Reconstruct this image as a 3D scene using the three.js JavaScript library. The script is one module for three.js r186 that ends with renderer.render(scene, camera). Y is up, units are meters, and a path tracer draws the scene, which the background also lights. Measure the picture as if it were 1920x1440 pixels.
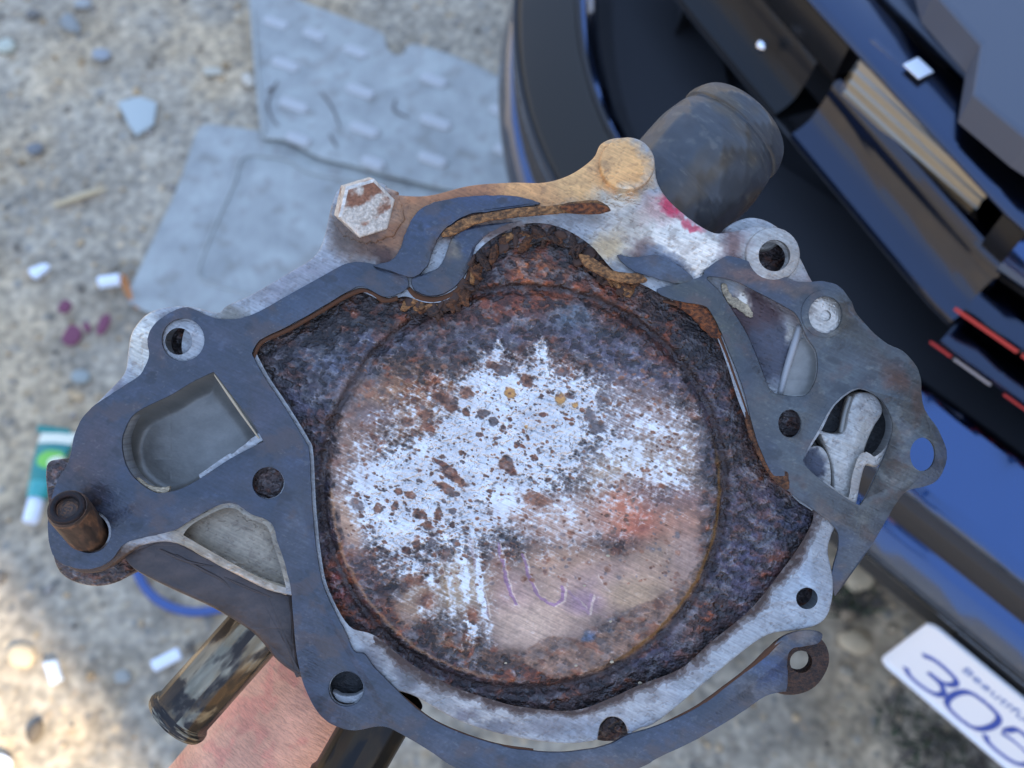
import * as THREE from 'three';
import { mergeGeometries, mergeVertices, toCreasedNormals } from 'three/addons/utils/BufferGeometryUtils.js';
import { RoundedBoxGeometry } from 'three/addons/geometries/RoundedBoxGeometry.js';
import { MarchingCubes } from 'three/addons/objects/MarchingCubes.js';
import { FontLoader } from 'three/addons/loaders/FontLoader.js';
import { TextGeometry } from 'three/addons/geometries/TextGeometry.js';

// ------------------------------------------------------------------ camera, sky, sun, exposure
const W = 1920, HH = 1440, F = 1884, CAMH = 1.25, PITCH = 61 * Math.PI / 180;
const scene = new THREE.Scene();
const camera = new THREE.PerspectiveCamera(2 * Math.atan(720 / F) * 180 / Math.PI, W / HH, 0.02, 400);
camera.position.set(0, CAMH, 0);
camera.rotation.set(-PITCH, 0, 0);
camera.focus = 0.376;
camera.userData.fStop = 9;
camera.updateMatrixWorld(true);
const renderer = new THREE.WebGLRenderer({ antialias: true });
renderer.toneMapping = THREE.LinearToneMapping;
renderer.toneMappingExposure = 3.9;
renderer.shadowMap.enabled = true;

const SUN_EL = 44 * Math.PI / 180;
const LAT = new THREE.Vector3(Math.SQRT1_2, 0, Math.SQRT1_2);      // along the car's width
const DEP = new THREE.Vector3(Math.SQRT1_2, 0, -Math.SQRT1_2);     // towards the car's rear
const sunDir = LAT.clone().multiplyScalar(Math.cos(SUN_EL)).add(new THREE.Vector3(0, Math.sin(SUN_EL), 0));
{
  const w = 512, h = 256, d = new Float32Array(w * h * 4);
  for (let j = 0; j < h; j++) for (let i = 0; i < w; i++) {
    const el = ((j + 0.5) / h - 0.5) * Math.PI, az = ((i + 0.5) / w - 0.5) * 2 * Math.PI;
    const y = Math.sin(el), x = Math.cos(el) * Math.cos(az), z = Math.cos(el) * Math.sin(az);
    const mu = x * sunDir.x + y * sunDir.y + z * sunDir.z;
    const t = Math.pow(1 - Math.max(0, y), 2.2), g = 0.10 * Math.pow(Math.max(0, mu), 10), m = 0.92 + 0.16 * mu;
    const o = (j * w + i) * 4;
    d[o] = (0.20 + 0.15 * t) * m + g; d[o + 1] = (0.312 + 0.10 * t) * m + g * 0.9; d[o + 2] = (0.56 - 0.02 * t) * m + g * 0.75; d[o + 3] = 1;
  }
  const sky = new THREE.DataTexture(d, w, h, THREE.RGBAFormat, THREE.FloatType);
  sky.mapping = THREE.EquirectangularReflectionMapping; sky.magFilter = sky.minFilter = THREE.LinearFilter; sky.needsUpdate = true;
  scene.background = sky; scene.environment = sky;
}
const sun = new THREE.DirectionalLight(new THREE.Color(1, 0.93, 0.8), 3.2);
sun.position.copy(sunDir).multiplyScalar(20);
sun.castShadow = true; sun.shadow.radius = 2.2; sun.shadow.mapSize.set(2048, 2048);
Object.assign(sun.shadow.camera, { left: -9, right: 9, top: 9, bottom: -9, near: 1, far: 45 });
scene.add(sun, sun.target);

// ------------------------------------------------------------------ helpers
let seed = 7;
const rnd = () => { seed = (seed * 1664525 + 1013904223) >>> 0; return seed / 4294967296; };
const PERM = new Float32Array(65536); for (let i = 0; i < 65536; i++) PERM[i] = rnd();
function vn(x, y) {                                             // value noise 0..1
  const xi = Math.floor(x), yi = Math.floor(y); let fx = x - xi, fy = y - yi;
  fx = fx * fx * (3 - 2 * fx); fy = fy * fy * (3 - 2 * fy);
  const a = PERM[((xi & 255) << 8) | (yi & 255)], b = PERM[(((xi + 1) & 255) << 8) | (yi & 255)];
  const c = PERM[((xi & 255) << 8) | ((yi + 1) & 255)], e = PERM[(((xi + 1) & 255) << 8) | ((yi + 1) & 255)];
  return a + (b - a) * fx + (c - a) * fy + (a - b - c + e) * fx * fy;
}
const fbm = (x, y, o = 4) => { let s = 0, a = 0.5, n = 0; for (let i = 0; i < o; i++) { const u = 0.8 * x - 0.6 * y, v = 0.6 * x + 0.8 * y; s += a * vn(u + i * 17.3, v + i * 9.1); n += a; a *= 0.55; x = u * 1.93; y = v * 1.93; } return s / n; };   // octaves turned against each other
const sst = (a, b, x) => { const t = Math.min(1, Math.max(0, (x - a) / (b - a))); return t * t * (3 - 2 * t); };
const mixn = (a, b, t) => a + (b - a) * t;
const camM = camera.matrixWorld, camQ = camera.quaternion.clone();
const V = (px, py, z) => new THREE.Vector3((px - 960) / F * z, (720 - py) / F * z, -z).applyMatrix4(camM);   // point at a depth along the axis
function G(px, py, h = 0) { const r = V(px, py, 1).sub(camera.position); return camera.position.clone().addScaledVector(r, (h - CAMH) / r.y); }  // point on the ground
const CAR = (l, y, d) => LAT.clone().multiplyScalar(l).addScaledVector(DEP, d).setY(y);
const used = {};
function numbered(n) { used[n] = (used[n] ?? -1) + 1; return used[n] ? n + '_' + String(used[n]).padStart(3, '0') : n; }
const sh = (m) => { m.castShadow = m.receiveShadow = true; return m; };
function tag(o, label, category, group) { o.userData.label = label; o.userData.category = category; if (group) o.userData.group = group; return o; }
function thing(name, label, category, group) { const g = new THREE.Group(); g.name = numbered(name); scene.add(g); return tag(g, label, category, group); }
function part(name, geo, m, parent, label) { const o = sh(new THREE.Mesh(geo, m)); o.name = name; parent.add(o); if (label) o.userData.label = label; return o; }
function solo(name, geo, m, label, category, group) { const o = sh(new THREE.Mesh(geo, m)); o.name = numbered(name); scene.add(o); return tag(o, label, category, group); }
const lin = (c) => { c /= 255; return c <= 0.04045 ? c / 12.92 : Math.pow((c + 0.055) / 1.055, 2.4); };
const enc = (c) => 255 * (c <= 0.0031308 ? c * 12.92 : 1.055 * Math.pow(Math.min(1, c), 1 / 2.4) - 0.055);
const CAST = [0.86, 1.08, 1.58];                                  // colour cast of the blue shade: seen colour / cast = base colour
const LUT = CAST.map((k) => { const a = new Float32Array(256); for (let i = 0; i < 256; i++) a[i] = lin(i) / k; return a; });
const base = (r, g, b) => new THREE.Color().setRGB(lin(r) / CAST[0], lin(g) / CAST[1], lin(b) / CAST[2]);
const mat = (color, roughness = 0.7, metalness = 0, extra = {}) => new THREE.MeshPhysicalMaterial({ color, roughness, metalness, side: THREE.DoubleSide, ...extra });
const grey = (r, g = r, b = r) => new THREE.Color().setRGB(r, g, b);
function dataTex(w, h, fill, srgb = true) {                       // fill(i, j from the top, out)
  const d = new Uint8Array(w * h * 4), o = [0, 0, 0, 255];
  for (let j = 0; j < h; j++) for (let i = 0; i < w; i++) { o[3] = 255; fill(i, j, o); const k = ((h - 1 - j) * w + i) * 4; d[k] = o[0]; d[k + 1] = o[1]; d[k + 2] = o[2]; d[k + 3] = o[3]; }
  const t = new THREE.DataTexture(d, w, h, THREE.RGBAFormat); t.magFilter = THREE.LinearFilter; t.minFilter = THREE.LinearMipmapLinearFilter; t.generateMipmaps = true;
  t.wrapS = t.wrapT = THREE.RepeatWrapping; if (srgb) t.colorSpace = THREE.SRGBColorSpace; t.needsUpdate = true; return t;
}
const smoothGeo = (g, a = 0.6) => toCreasedNormals(g, a);
function tube(pts, radii, seg = 16, closed = false) {              // tube through points with a radius at each
  const cv = new THREE.CatmullRomCurve3(pts, closed, 'centripetal'), n = Math.max(8, pts.length * 6), fr = cv.computeFrenetFrames(n, closed), pos = [], idx = [];
  for (let i = 0; i <= n; i++) {
    const p = cv.getPoint(i / n), u = i / n * (radii.length - 1), k = Math.min(radii.length - 2, Math.floor(u)), r = radii.length === 1 ? radii[0] : mixn(radii[k], radii[k + 1], u - k);
    for (let j = 0; j < seg; j++) { const a = j / seg * 2 * Math.PI; const q = p.clone().addScaledVector(fr.normals[i], Math.cos(a) * r).addScaledVector(fr.binormals[i], Math.sin(a) * r); pos.push(q.x, q.y, q.z); }
  }
  for (let i = 0; i < n; i++) for (let j = 0; j < seg; j++) { const a = i * seg + j, b = i * seg + (j + 1) % seg; idx.push(a, a + seg, b, b, a + seg, b + seg); }
  if (!closed) for (const [e, s] of [[0, 1], [n, -1]]) { const p = cv.getPoint(e / n), c = pos.length / 3; pos.push(p.x, p.y, p.z); for (let j = 0; j < seg; j++) { const a = e * seg + j, b = e * seg + (j + 1) % seg; s > 0 ? idx.push(c, a, b) : idx.push(c, b, a); } }
  const g = new THREE.BufferGeometry(); g.setAttribute('position', new THREE.Float32BufferAttribute(pos, 3)); g.setIndex(idx);
  g.setAttribute('uv', new THREE.Float32BufferAttribute(new Float32Array(pos.length / 3 * 2), 2)); g.computeVertexNormals(); return g;
}
function along(geo, from, to, up = new THREE.Vector3(0, 1, 0)) {   // y axis of geo from -> to
  const q = new THREE.Quaternion().setFromUnitVectors(up, to.clone().sub(from).normalize()); geo.applyQuaternion(q); geo.translate(from.x, from.y, from.z); return geo;
}
// ------------------------------------------------------------------ ground
const GS = 3.2;                                                   // metres covered by the dirt texture
function dirtCells(N, cells, salt) {                              // nearest pebble: distance and id on a wrapping grid
  const px = new Float32Array(cells * cells), py = new Float32Array(cells * cells), pr = new Float32Array(cells * cells), pc = new Float32Array(cells * cells);
  for (let i = 0; i < cells * cells; i++) { px[i] = rnd(); py[i] = rnd(); pr[i] = rnd() < salt ? 0.18 + 0.34 * rnd() : 0; pc[i] = rnd(); }
  return (u, v) => {
    const x = u * cells, y = v * cells, xi = Math.floor(x), yi = Math.floor(y); let best = 0, id = 0;
    for (let b = -1; b <= 1; b++) for (let a = -1; a <= 1; a++) {
      const k = ((yi + b + cells) % cells) * cells + (xi + a + cells) % cells; if (!pr[k]) continue;
      const dx = x - xi - a - px[k], dy = y - yi - b - py[k], st = 0.6 + 0.8 * pc[k], q = 1 - Math.sqrt(dx * dx * st + dy * dy / st) / pr[k];
      if (q > best) { best = q; id = pc[k]; }
    }
    return [best, id];
  };
}
{
  const N = 1536, hgt = new Float32Array(N * N), c1 = dirtCells(N, 190, 0.30), c2 = dirtCells(N, 420, 0.5);
  const tones = [[128, 130, 134], [176, 172, 164], [150, 138, 120], [96, 100, 106], [190, 176, 158], [120, 128, 140], [160, 150, 140]];
  const cm = dataTex(N, N, (i, j, o) => {
    const u = i / N, v = j / N, x = i / 6, y = j / 6;
    const big = fbm(x / 26, y / 26, 4), mid = fbm(x / 4 + 31, y / 4, 4), fine = fbm(x * 1.3, y * 1.3 + 7, 3);
    const wu = u + 0.0016 * (vn(x, y) - 0.5), wv = v + 0.0016 * (vn(x + 50, y) - 0.5), [q1, k1] = c1(wu, wv), [q2, k2] = c2(wu, wv);
    let f = 0.715 + 0.20 * (big - 0.5) + 0.20 * (mid - 0.5) + 0.40 * (fine - 0.5);
    const sand = sst(0.45, 0.68, fbm(x / 14 + 9, y / 14 + 40, 3));
    let r = mixn(150, 164, sand) * f * 1.42, g = mixn(150, 157, sand) * f * 1.42, b = mixn(150, 147, sand) * f * 1.42, h = 0.35 * mid + 0.25 * fine + 0.2 * big;
    for (const [q, k, a] of [[q2, k2, 0.4], [q1, k1, 0.6]]) if (q > 0) { const t = tones[Math.floor(k * 6.99)], e = sst(0, 0.3, q) * a, w = 0.85 + 0.3 * fine; r = mixn(r, t[0] * w, e); g = mixn(g, t[1] * w, e); b = mixn(b, t[2] * w, e); h += 0.35 * Math.sqrt(q) * a; }
    hgt[j * N + i] = h; o[0] = enc(LUT[0][Math.min(255, r) | 0]); o[1] = enc(LUT[1][Math.min(255, g) | 0]); o[2] = enc(LUT[2][Math.min(255, b) | 0]);
  });
  const bm = dataTex(N, N, (i, j, o) => { o[0] = o[1] = o[2] = Math.min(255, 200 * hgt[j * N + i]); }, false);
  const m = mat(0xffffff, 0.95, 0, { map: cm, bumpMap: bm, bumpScale: 0.006 });
  const pos = [], uv = [], idx = [], ax = [];
  for (const s of [-60, -25, -12, -6]) ax.push(s); for (let i = 0; i <= 150; i++) ax.push(-3 + i * 0.04); for (const s of [6, 12, 25, 60]) ax.push(s);
  const n = ax.length;
  for (let j = 0; j < n; j++) for (let i = 0; i < n; i++) { const x = ax[i], z = ax[j]; pos.push(x, -0.002 - 0.010 * (fbm(x * 2.2 + 80, z * 2.2 + 80, 4)), z); uv.push(x / GS, -z / GS); }
  for (let j = 0; j < n - 1; j++) for (let i = 0; i < n - 1; i++) { const a = j * n + i; idx.push(a, a + n, a + 1, a + 1, a + n, a + n + 1); }
  const g = new THREE.BufferGeometry(); g.setAttribute('position', new THREE.Float32BufferAttribute(pos, 3)); g.setAttribute('uv', new THREE.Float32BufferAttribute(uv, 2)); g.setIndex(idx); g.computeVertexNormals();
  const o = sh(new THREE.Mesh(g, m)); o.name = 'ground'; scene.add(o); o.userData = { kind: 'structure', label: 'packed grey dirt ground with grit and small pebbles' };
}
function pebbleGeo(s, flat = 0.6, rough = 0.35, det = 2) {           // an irregular stone, base near y = 0
  const g = mergeVertices(new THREE.IcosahedronGeometry(1, det).deleteAttribute('uv').deleteAttribute('normal')), p = g.attributes.position;
  for (let i = 0; i < p.count; i++) { const v = new THREE.Vector3().fromBufferAttribute(p, i), k = 1 + rough * (fbm(v.x * 1.3 + s * 5.1, v.y * 1.3 + v.z * 1.7 + s, 3) - 0.5) * 2; p.setXYZ(i, v.x * k, v.y * k * flat, v.z * k); }
  g.computeVertexNormals(); g.setAttribute('uv', new THREE.Float32BufferAttribute(new Float32Array(p.count * 2), 2)); return g;
}
{
  const n = 3600, im = new THREE.InstancedMesh(pebbleGeo(3, 0.6, 0.3, 1), mat(0xffffff, 0.9), n), M = new THREE.Matrix4(), q = new THREE.Quaternion(), e = new THREE.Euler(), c = new THREE.Color();
  const tones = [[132, 132, 132], [168, 160, 148], [150, 136, 116], [104, 104, 106], [182, 168, 148], [140, 142, 150]];
  for (let i = 0; i < n; i++) {
    const x = -1.7 + 3.2 * rnd(), z = -1.9 + 2.6 * rnd(), s = 0.0022 + 0.0045 * Math.pow(rnd(), 3) + (rnd() < 0.02 ? 0.004 : 0);
    e.set(rnd() * 0.6, rnd() * 6.28, rnd() * 0.6); q.setFromEuler(e); M.compose(new THREE.Vector3(x, -0.006 + s * 0.35, z), q, new THREE.Vector3(s * (0.8 + 0.7 * rnd()), s, s)); im.setMatrixAt(i, M);
    const t = tones[Math.floor(rnd() * 6)]; im.setColorAt(i, base(t[0], t[1], t[2]));
  }
  im.name = 'gravel'; im.userData = { kind: 'stuff', label: 'fine loose gravel scattered over the dirt', category: 'gravel' }; scene.add(im);
}
// unseen building added to block the sun; its corner leaves a sunlit patch of dirt
{
  const h = thing('sun_blocker', 'unseen pale building added to keep the sun off the yard and car', 'sun_blocker'), wm = mat(grey(0.45, 0.42, 0.37), 0.9), rm = mat(grey(0.12, 0.1, 0.09), 0.9);
  const ql = Math.atan2(-LAT.z, LAT.x), put = (geo, l, y, d) => { geo.rotateY(ql); const p = CAR(l, y, d); geo.translate(p.x, p.y, p.z); return geo; };
  part('wall', put(new THREE.BoxGeometry(5, 5.2, 9.2), 5.7, 2.6, 4.40), wm, h);
  part('roof', put(new THREE.BoxGeometry(5.3, 0.22, 9.2), 5.7, 5.31, 4.40), rm, h);
  for (const d of [2, 6]) { const w = part('window', put(new RoundedBoxGeometry(0.06, 1.2, 1.1, 2, 0.01), 3.19, 1.7, d), mat(grey(0.7), 0.5), h); part('pane', put(new THREE.BoxGeometry(0.02, 1.06, 0.96), 3.155, 1.7, d), mat(grey(0.03), 0.05), w); }
}
// ------------------------------------------------------------------ the parked car's nose
{
  const car = thing('car', 'black car with its nose over the dirt, slatted grille and white plate', 'car');
  const paint = mat(grey(0.02, 0.05, 0.13), 0.2, 1, { clearcoat: 1, clearcoatRoughness: 0.03 });
  const black = mat(grey(0.012), 0.3, 0, { specularIntensity: 0.4 }), rubber = mat(grey(0.016, 0.016, 0.017), 0.62), trim = mat(grey(0.010, 0.016, 0.034), 0.24, 1, { clearcoat: 0.8, clearcoatRoughness: 0.06 });
  const chrome = mat(grey(0.75, 0.77, 0.8), 0.12, 1), dark = mat(grey(0.03, 0.03, 0.032), 0.85, 0, { specularIntensity: 0.3 }), bayM = mat(grey(0.06, 0.065, 0.075), 0.6), glassM = mat(0xffffff, 0.03, 0, { transmission: 1, thickness: 0, ior: 1.5 });
  const C = 0.23;
  const planOf = (kind) => {                                       // plan of the nose: (l, d) along the width, wrapping at both corners
    const p = [], one = (s) => { const a = []; for (let i = 0; i <= 36; i++) { const u = 0.85 * i / 36; let dd = kind === 'bumper' ? 1.8 * Math.max(0, u - 0.5) ** 2 : (kind === 'lens' ? 0.22 : 0.34) * (Math.sqrt((u - 0.312) ** 2 + 0.0004) + u - 0.312) / 2 + 0.5 * Math.max(0, u - 0.66) ** 2 * (kind === 'lens' ? 0 : 1); a.push([C + s * u, dd]); } const e = a[a.length - 1]; for (let k = 1; k <= 6; k++) a.push([e[0] + s * 0.03 * (1 - (1 - k / 6) ** 2), e[1] + 0.09 * k]); return a; };
    const r = one(1), l = one(-1).reverse(); l.pop(); return [...l, ...r];
  };
  const PB = planOf('bumper'), PH = planOf('body'), PL = planOf('lens');
  function sweep(prof, plan, lo = -9, hi = 9, dref = 0.42, crease = 0.5) {   // prof: [y, d] pairs, swept along the plan with true normals
    const pl = plan.filter(([l]) => l >= lo - 1e-6 && l <= hi + 1e-6), rows = [], n = pl.length;
    for (let i = 0; i < n; i++) {
      const a = pl[Math.max(0, i - 1)], b = pl[Math.min(n - 1, i + 1)]; let tx = b[0] - a[0], td = b[1] - a[1]; const q = Math.hypot(tx, td); tx /= q; td /= q;
      rows.push(prof.map(([y, d]) => CAR(pl[i][0] - td * (d - dref), y, dref + pl[i][1] + tx * (d - dref))));
    }
    const pos = [], idx = [], m = prof.length; for (const r of rows) for (const p of r) pos.push(p.x, p.y, p.z);
    for (let i = 0; i < n - 1; i++) for (let j = 0; j < m - 1; j++) { const a = i * m + j; idx.push(a, a + m, a + 1, a + 1, a + m, a + m + 1); }
    const g = new THREE.BufferGeometry(); g.setAttribute('position', new THREE.Float32BufferAttribute(pos, 3)); g.setAttribute('uv', new THREE.Float32BufferAttribute(new Float32Array(pos.length / 3 * 2), 2)); g.setIndex(idx);
    return toCreasedNormals(g, crease);
  }
  const rprof = (pts, r = 0.006, k = 3) => {                        // rounds the corners of a profile
    const o = [pts[0]]; for (let i = 1; i < pts.length - 1; i++) { const [a, b, c] = [pts[i - 1], pts[i], pts[i + 1]], la = Math.hypot(a[0] - b[0], a[1] - b[1]), lc = Math.hypot(c[0] - b[0], c[1] - b[1]), ra = Math.min(r, la / 2.1), rc = Math.min(r, lc / 2.1);
      const p = [b[0] + (a[0] - b[0]) * ra / la, b[1] + (a[1] - b[1]) * ra / la], q = [b[0] + (c[0] - b[0]) * rc / lc, b[1] + (c[1] - b[1]) * rc / lc];
      for (let t = 0; t <= k; t++) { const u = t / k; o.push([(1 - u) ** 2 * p[0] + 2 * u * (1 - u) * b[0] + u * u * q[0], (1 - u) ** 2 * p[1] + 2 * u * (1 - u) * b[1] + u * u * q[1]]); } }
    o.push(pts[pts.length - 1]); return o;
  };
  // bumper: painted shell with a black rub strip, dark valance below
  const bump = part('bumper', sweep(rprof([[0.440, 0.50], [0.452, 0.43], [0.456, 0.412], [0.466, 0.399], [0.482, 0.397], [0.502, 0.410], [0.506, 0.419], [0.548, 0.420], [0.556, 0.411], [0.566, 0.420], [0.583, 0.478], [0.576, 0.490], [0.566, 0.496]], 0.005, 4), PB, -9, 9, 0.42, 0.9), paint, car);
  part('rub_strip', sweep(rprof([[0.507, 0.4185], [0.512, 0.413], [0.540, 0.413], [0.547, 0.4195]], 0.003), PB), rubber, bump);
  part('trim_strip', sweep(rprof([[0.4570, 0.4085], [0.4575, 0.4045], [0.4625, 0.3995], [0.4660, 0.3985]], 0.001), PB), chrome, bump, 'thin bright strip along the lower lip');
  part('valance', sweep(rprof([[0.30, 0.50], [0.31, 0.462], [0.36, 0.448], [0.430, 0.436], [0.452, 0.445]], 0.01), PB, -0.5, 0.96), rubber, car);
  part('gap_filler', sweep(rprof([[0.5665, 0.4955], [0.540, 0.512], [0.536, 0.62]], 0.004), PB), dark, bump);
  // dark brown panel on the top of the bumper at its corner
  const cornerPanel = part('corner_panel', sweep(rprof([[0.5655, 0.4175], [0.570, 0.421], [0.5845, 0.470], [0.583, 0.474]], 0.002), PB, -0.62, -0.17), mat(grey(0.024, 0.019, 0.013), 0.3, 0, { specularIntensity: 0.45 }), bump, 'dark brown panel on the bumper corner');
  part('frame', sweep(rprof([[0.5635, 0.4125], [0.5665, 0.4135], [0.5665, 0.4165], [0.5640, 0.4180]], 0.001), PB, -0.64, -0.15), rubber, cornerPanel);
  part('frame', sweep(rprof([[0.5835, 0.4735], [0.5865, 0.4745], [0.5865, 0.4775], [0.5835, 0.4785]], 0.001), PB, -0.64, -0.15), rubber, cornerPanel);
  // header panel under the lamps and behind the grille
  part('nose_panel', sweep([[0.52, 0.50], [0.52, 0.60], [0.60, 0.61], [0.72, 0.63]], PH), dark, car);
  // headlamp housings on both sides of the grille
  for (const s of [-1, 1]) {
    const lo = s < 0 ? C - 0.82 : C + 0.305, hi = s < 0 ? C - 0.305 : C + 0.82, q = (a, b) => (s < 0 ? [C - b, C - a] : [C + a, C + b]);
    const hprof = rprof([[0.592, 0.58], [0.598, 0.532], [0.603, 0.5245], [0.608, 0.5265]], 0.003, 4).slice(0, -1).concat(new THREE.SplineCurve([[0.608, 0.5265], [0.612, 0.5350], [0.620, 0.5430], [0.638, 0.5500], [0.656, 0.5545], [0.660, 0.565], [0.661, 0.60]].map(([a, b]) => new THREE.Vector2(a, b))).getPoints(18).map((v) => [v.x, v.y]));
    const hl = part('headlamp', sweep(hprof, PH, ...q(0.305, 0.525)), trim, car, 'glossy black headlamp housing');
    part('side_panel', sweep(hprof, PH, ...q(0.525, 0.82)), black, hl);  // same housing continued in near-black; a dark reflection is put into its colour
    part('seam', sweep(rprof([[0.597, 0.5335], [0.5985, 0.5285], [0.6025, 0.5245], [0.6035, 0.5270]], 0.001), PH, lo, hi), rubber, hl);
    part('upper_trim', sweep(rprof([[0.690, 0.60], [0.694, 0.552], [0.699, 0.547], [0.705, 0.551], [0.711, 0.583], [0.705, 0.600]], 0.003, 4), PH, lo, hi), mat(grey(0.012, 0.026, 0.062), 0.22, 1, { clearcoat: 1, clearcoatRoughness: 0.05 }), hl);
    const [ra, rb] = q(0.335, 0.50);
    part('reflector', sweep(Array.from({ length: 33 }, (_, i) => [0.656 + i * 0.0016, 0.5715 + i * 0.0003 + (i % 6 < 3 ? 0 : 0.002)]), PL, ra, rb, 0.42, 0.2), mat(grey(0.26, 0.235, 0.18), 0.3, 0.7), hl);
    part('lens', sweep(rprof([[0.659, 0.566], [0.68, 0.569], [0.708, 0.584]], 0.008), PL, ra, rb), glassM, hl);
    const seg = (a, b) => part('bezel', sweep(rprof([[0.650, 0.556], [0.662, 0.551], [0.694, 0.556], [0.700, 0.60]], 0.004), PH, ...q(a, b)), black, hl);
    seg(0.305, 0.335); seg(0.50, 0.82);
    const b = new THREE.SphereGeometry(0.0055, 14, 10), bp = CAR(C + s * 0.552, 0.639, 0.624); b.translate(bp.x, bp.y, bp.z); part('screw', b, chrome, hl);
  }
  // grille: separate slats, worn paint along their edges
  const gr = part('grille', sweep([[0.56, 0.56], [0.62, 0.575], [0.70, 0.59]], PH, C - 0.30, C + 0.30), dark, car);
  const redM = mat(grey(0.42, 0.035, 0.03), 0.5), slatP = (y, d) => rprof([[y - 0.012, d + 0.02], [y - 0.008, d + 0.001], [y - 0.002, d - 0.003], [y + 0.007, d + 0.012], [y + 0.004, d + 0.035]], 0.003);
  part('header', sweep(rprof([[0.660, 0.555], [0.664, 0.536], [0.672, 0.532], [0.688, 0.545], [0.700, 0.585]], 0.004), PH, C - 0.288, C + 0.288, 0.42, 0.7), paint, gr);
  const wornM = mat(grey(0.55, 0.5, 0.46), 0.3, 0.5);
  [[0.600, 0.510], [0.638, 0.517]].forEach(([y, d], k) => {
    const sl = part('slat', sweep(slatP(y, d), PH, C - 0.288, C + 0.288, 0.42, 0.7), trim, gr);
    for (let a = C - 0.287; a < C + 0.27;) { const len = k ? 0.03 + 0.05 * rnd() : 0.012 + 0.03 * rnd(), worn = rnd() < (k ? 0.12 : 0.7), plan = []; for (let t = 0; t <= 4; t++) plan.push([a + len * t / 4, 0]); const hw = k ? 0.0012 + 0.0010 * rnd() : 0.0003 + 0.0008 * rnd();
      part('edge_wear', sweep([[y - 0.006 - hw, d - 0.0008], [y - 0.004, d - 0.0038], [y - 0.002 + hw, d - 0.0034]], plan), worn ? wornM : redM, sl, worn ? 'bare metal edge' : 'remnant of red paint'); a += len + (k ? 0.001 + 0.003 * rnd() : 0.002 + 0.02 * rnd() * rnd()); }
  });
  // top: lock panel with sticker, air duct, engine bay behind
  const top = part('lock_panel', sweep(rprof([[0.700, 0.598], [0.708, 0.604], [0.711, 0.640], [0.711, 0.690], [0.700, 0.700]], 0.004), PH, C - 0.8, C + 0.8), mat(grey(0.05, 0.06, 0.085), 0.42, 0.2, { clearcoat: 0.3, clearcoatRoughness: 0.3 }), car);
  const rib = sweep(rprof([[0.710, 0.618], [0.721, 0.622], [0.724, 0.640], [0.710, 0.648]], 0.004), PH, C - 0.485, C + 0.4); part('rib', rib, paint, top);
  { const g = new THREE.BoxGeometry(0.017, 0.001, 0.014); g.rotateY(-Math.PI / 4 - 0.25); const p = CAR(-0.187, 0.7125, 0.6125 ); g.translate(p.x, p.y, p.z); part('sticker', g, mat(grey(0.8), 0.5), top, 'small white sticker'); }
  const bay = part('engine_bay', sweep([[0.70, 0.71], [0.55, 0.72], [0.50, 1.45], [0.80, 1.5]], PH, C - 0.72, C + 0.72, 0.42), bayM, car);
  { const s = new THREE.Shape(); [[-0.46, 0.90], [-0.205, 0.640], [-0.152, 0.618], [-0.130, 0.574], [-0.085, 0.565], [0.10, 0.56], [0.5, 0.58], [0.5, 1.0], [-0.42, 1.0]].forEach(([x, y], i) => (i ? s.lineTo(x, y) : s.moveTo(x, y)));
    const g = new THREE.ExtrudeGeometry(s, { depth: 0.05, bevelEnabled: true, bevelSize: 0.004, bevelThickness: 0.004, bevelSegments: 2 }), p = g.attributes.position;
    for (let i = 0; i < p.count; i++) { const w = CAR(p.getX(i), 0.728 + 0.5 * p.getZ(i), p.getY(i)); p.setXYZ(i, w.x, w.y, w.z); } g.computeVertexNormals(); part('air_duct', g, mat(grey(0.065, 0.072, 0.09), 0.5), bay, 'grey plastic duct over the radiator'); }
  for (let i = 0; i < 7; i++) { const p = CAR(-0.29 + i * 0.035 + 0.02 * rnd(), 0.705 + 0.01 * rnd(), 0.725 - i * 0.012 + 0.02 * rnd()); part('hose_clip', new RoundedBoxGeometry(0.016, 0.012, 0.02, 2, 0.003).rotateY(rnd() * 3).translate(p.x, p.y, p.z), mat(i % 3 ? grey(0.28, 0.06, 0.07) : grey(0.22, 0.16, 0.14), 0.5), bay); }
  for (const s of [-1, 1]) {
    const f = part('fender', sweep(rprof([[0.30, 0.43], [0.55, 0.40], [0.66, 0.42], [0.74, 0.47], [0.75, 0.55]], 0.02), s < 0 ? [[C - 0.875, 2.2], [C - 0.88, 1.2], [C - 0.88, 0.72]] : [[C + 0.88, 0.72], [C + 0.88, 1.2], [C + 0.875, 2.2]], -9, 9, 0.42), paint, car);
    const w = part('wheel', new THREE.TorusGeometry(0.215, 0.075, 14, 40).rotateY(Math.PI / 4 + Math.PI).translate(...CAR(C + s * 0.70, 0.29, 1.15).toArray()), rubber, car); part('rim', new THREE.CylinderGeometry(0.17, 0.17, 0.1, 32).rotateZ(Math.PI / 2).rotateY(-Math.PI / 4).translate(...CAR(C + s * 0.72, 0.29, 1.15).toArray()), chrome, w);
  }
  part('floor_pan', new THREE.BoxGeometry(1.4, 0.06, 1.8).rotateY(-Math.PI / 4).translate(...CAR(C, 0.32, 1.5).toArray()), bayM, car);
  // licence plate
  const font = await new FontLoader().loadAsync('fonts/droid/droid_sans_regular.typeface.json');
  const pl = new THREE.Group(), q = new THREE.Quaternion().setFromRotationMatrix(new THREE.Matrix4().makeBasis(LAT, new THREE.Vector3(0, 1, 0), DEP.clone().negate()));
  const pm = mat(grey(0.80, 0.80, 0.79), 0.35), ink = mat(grey(0.035, 0.075, 0.33), 0.4), w = 0.305, h = 0.13;
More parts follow.
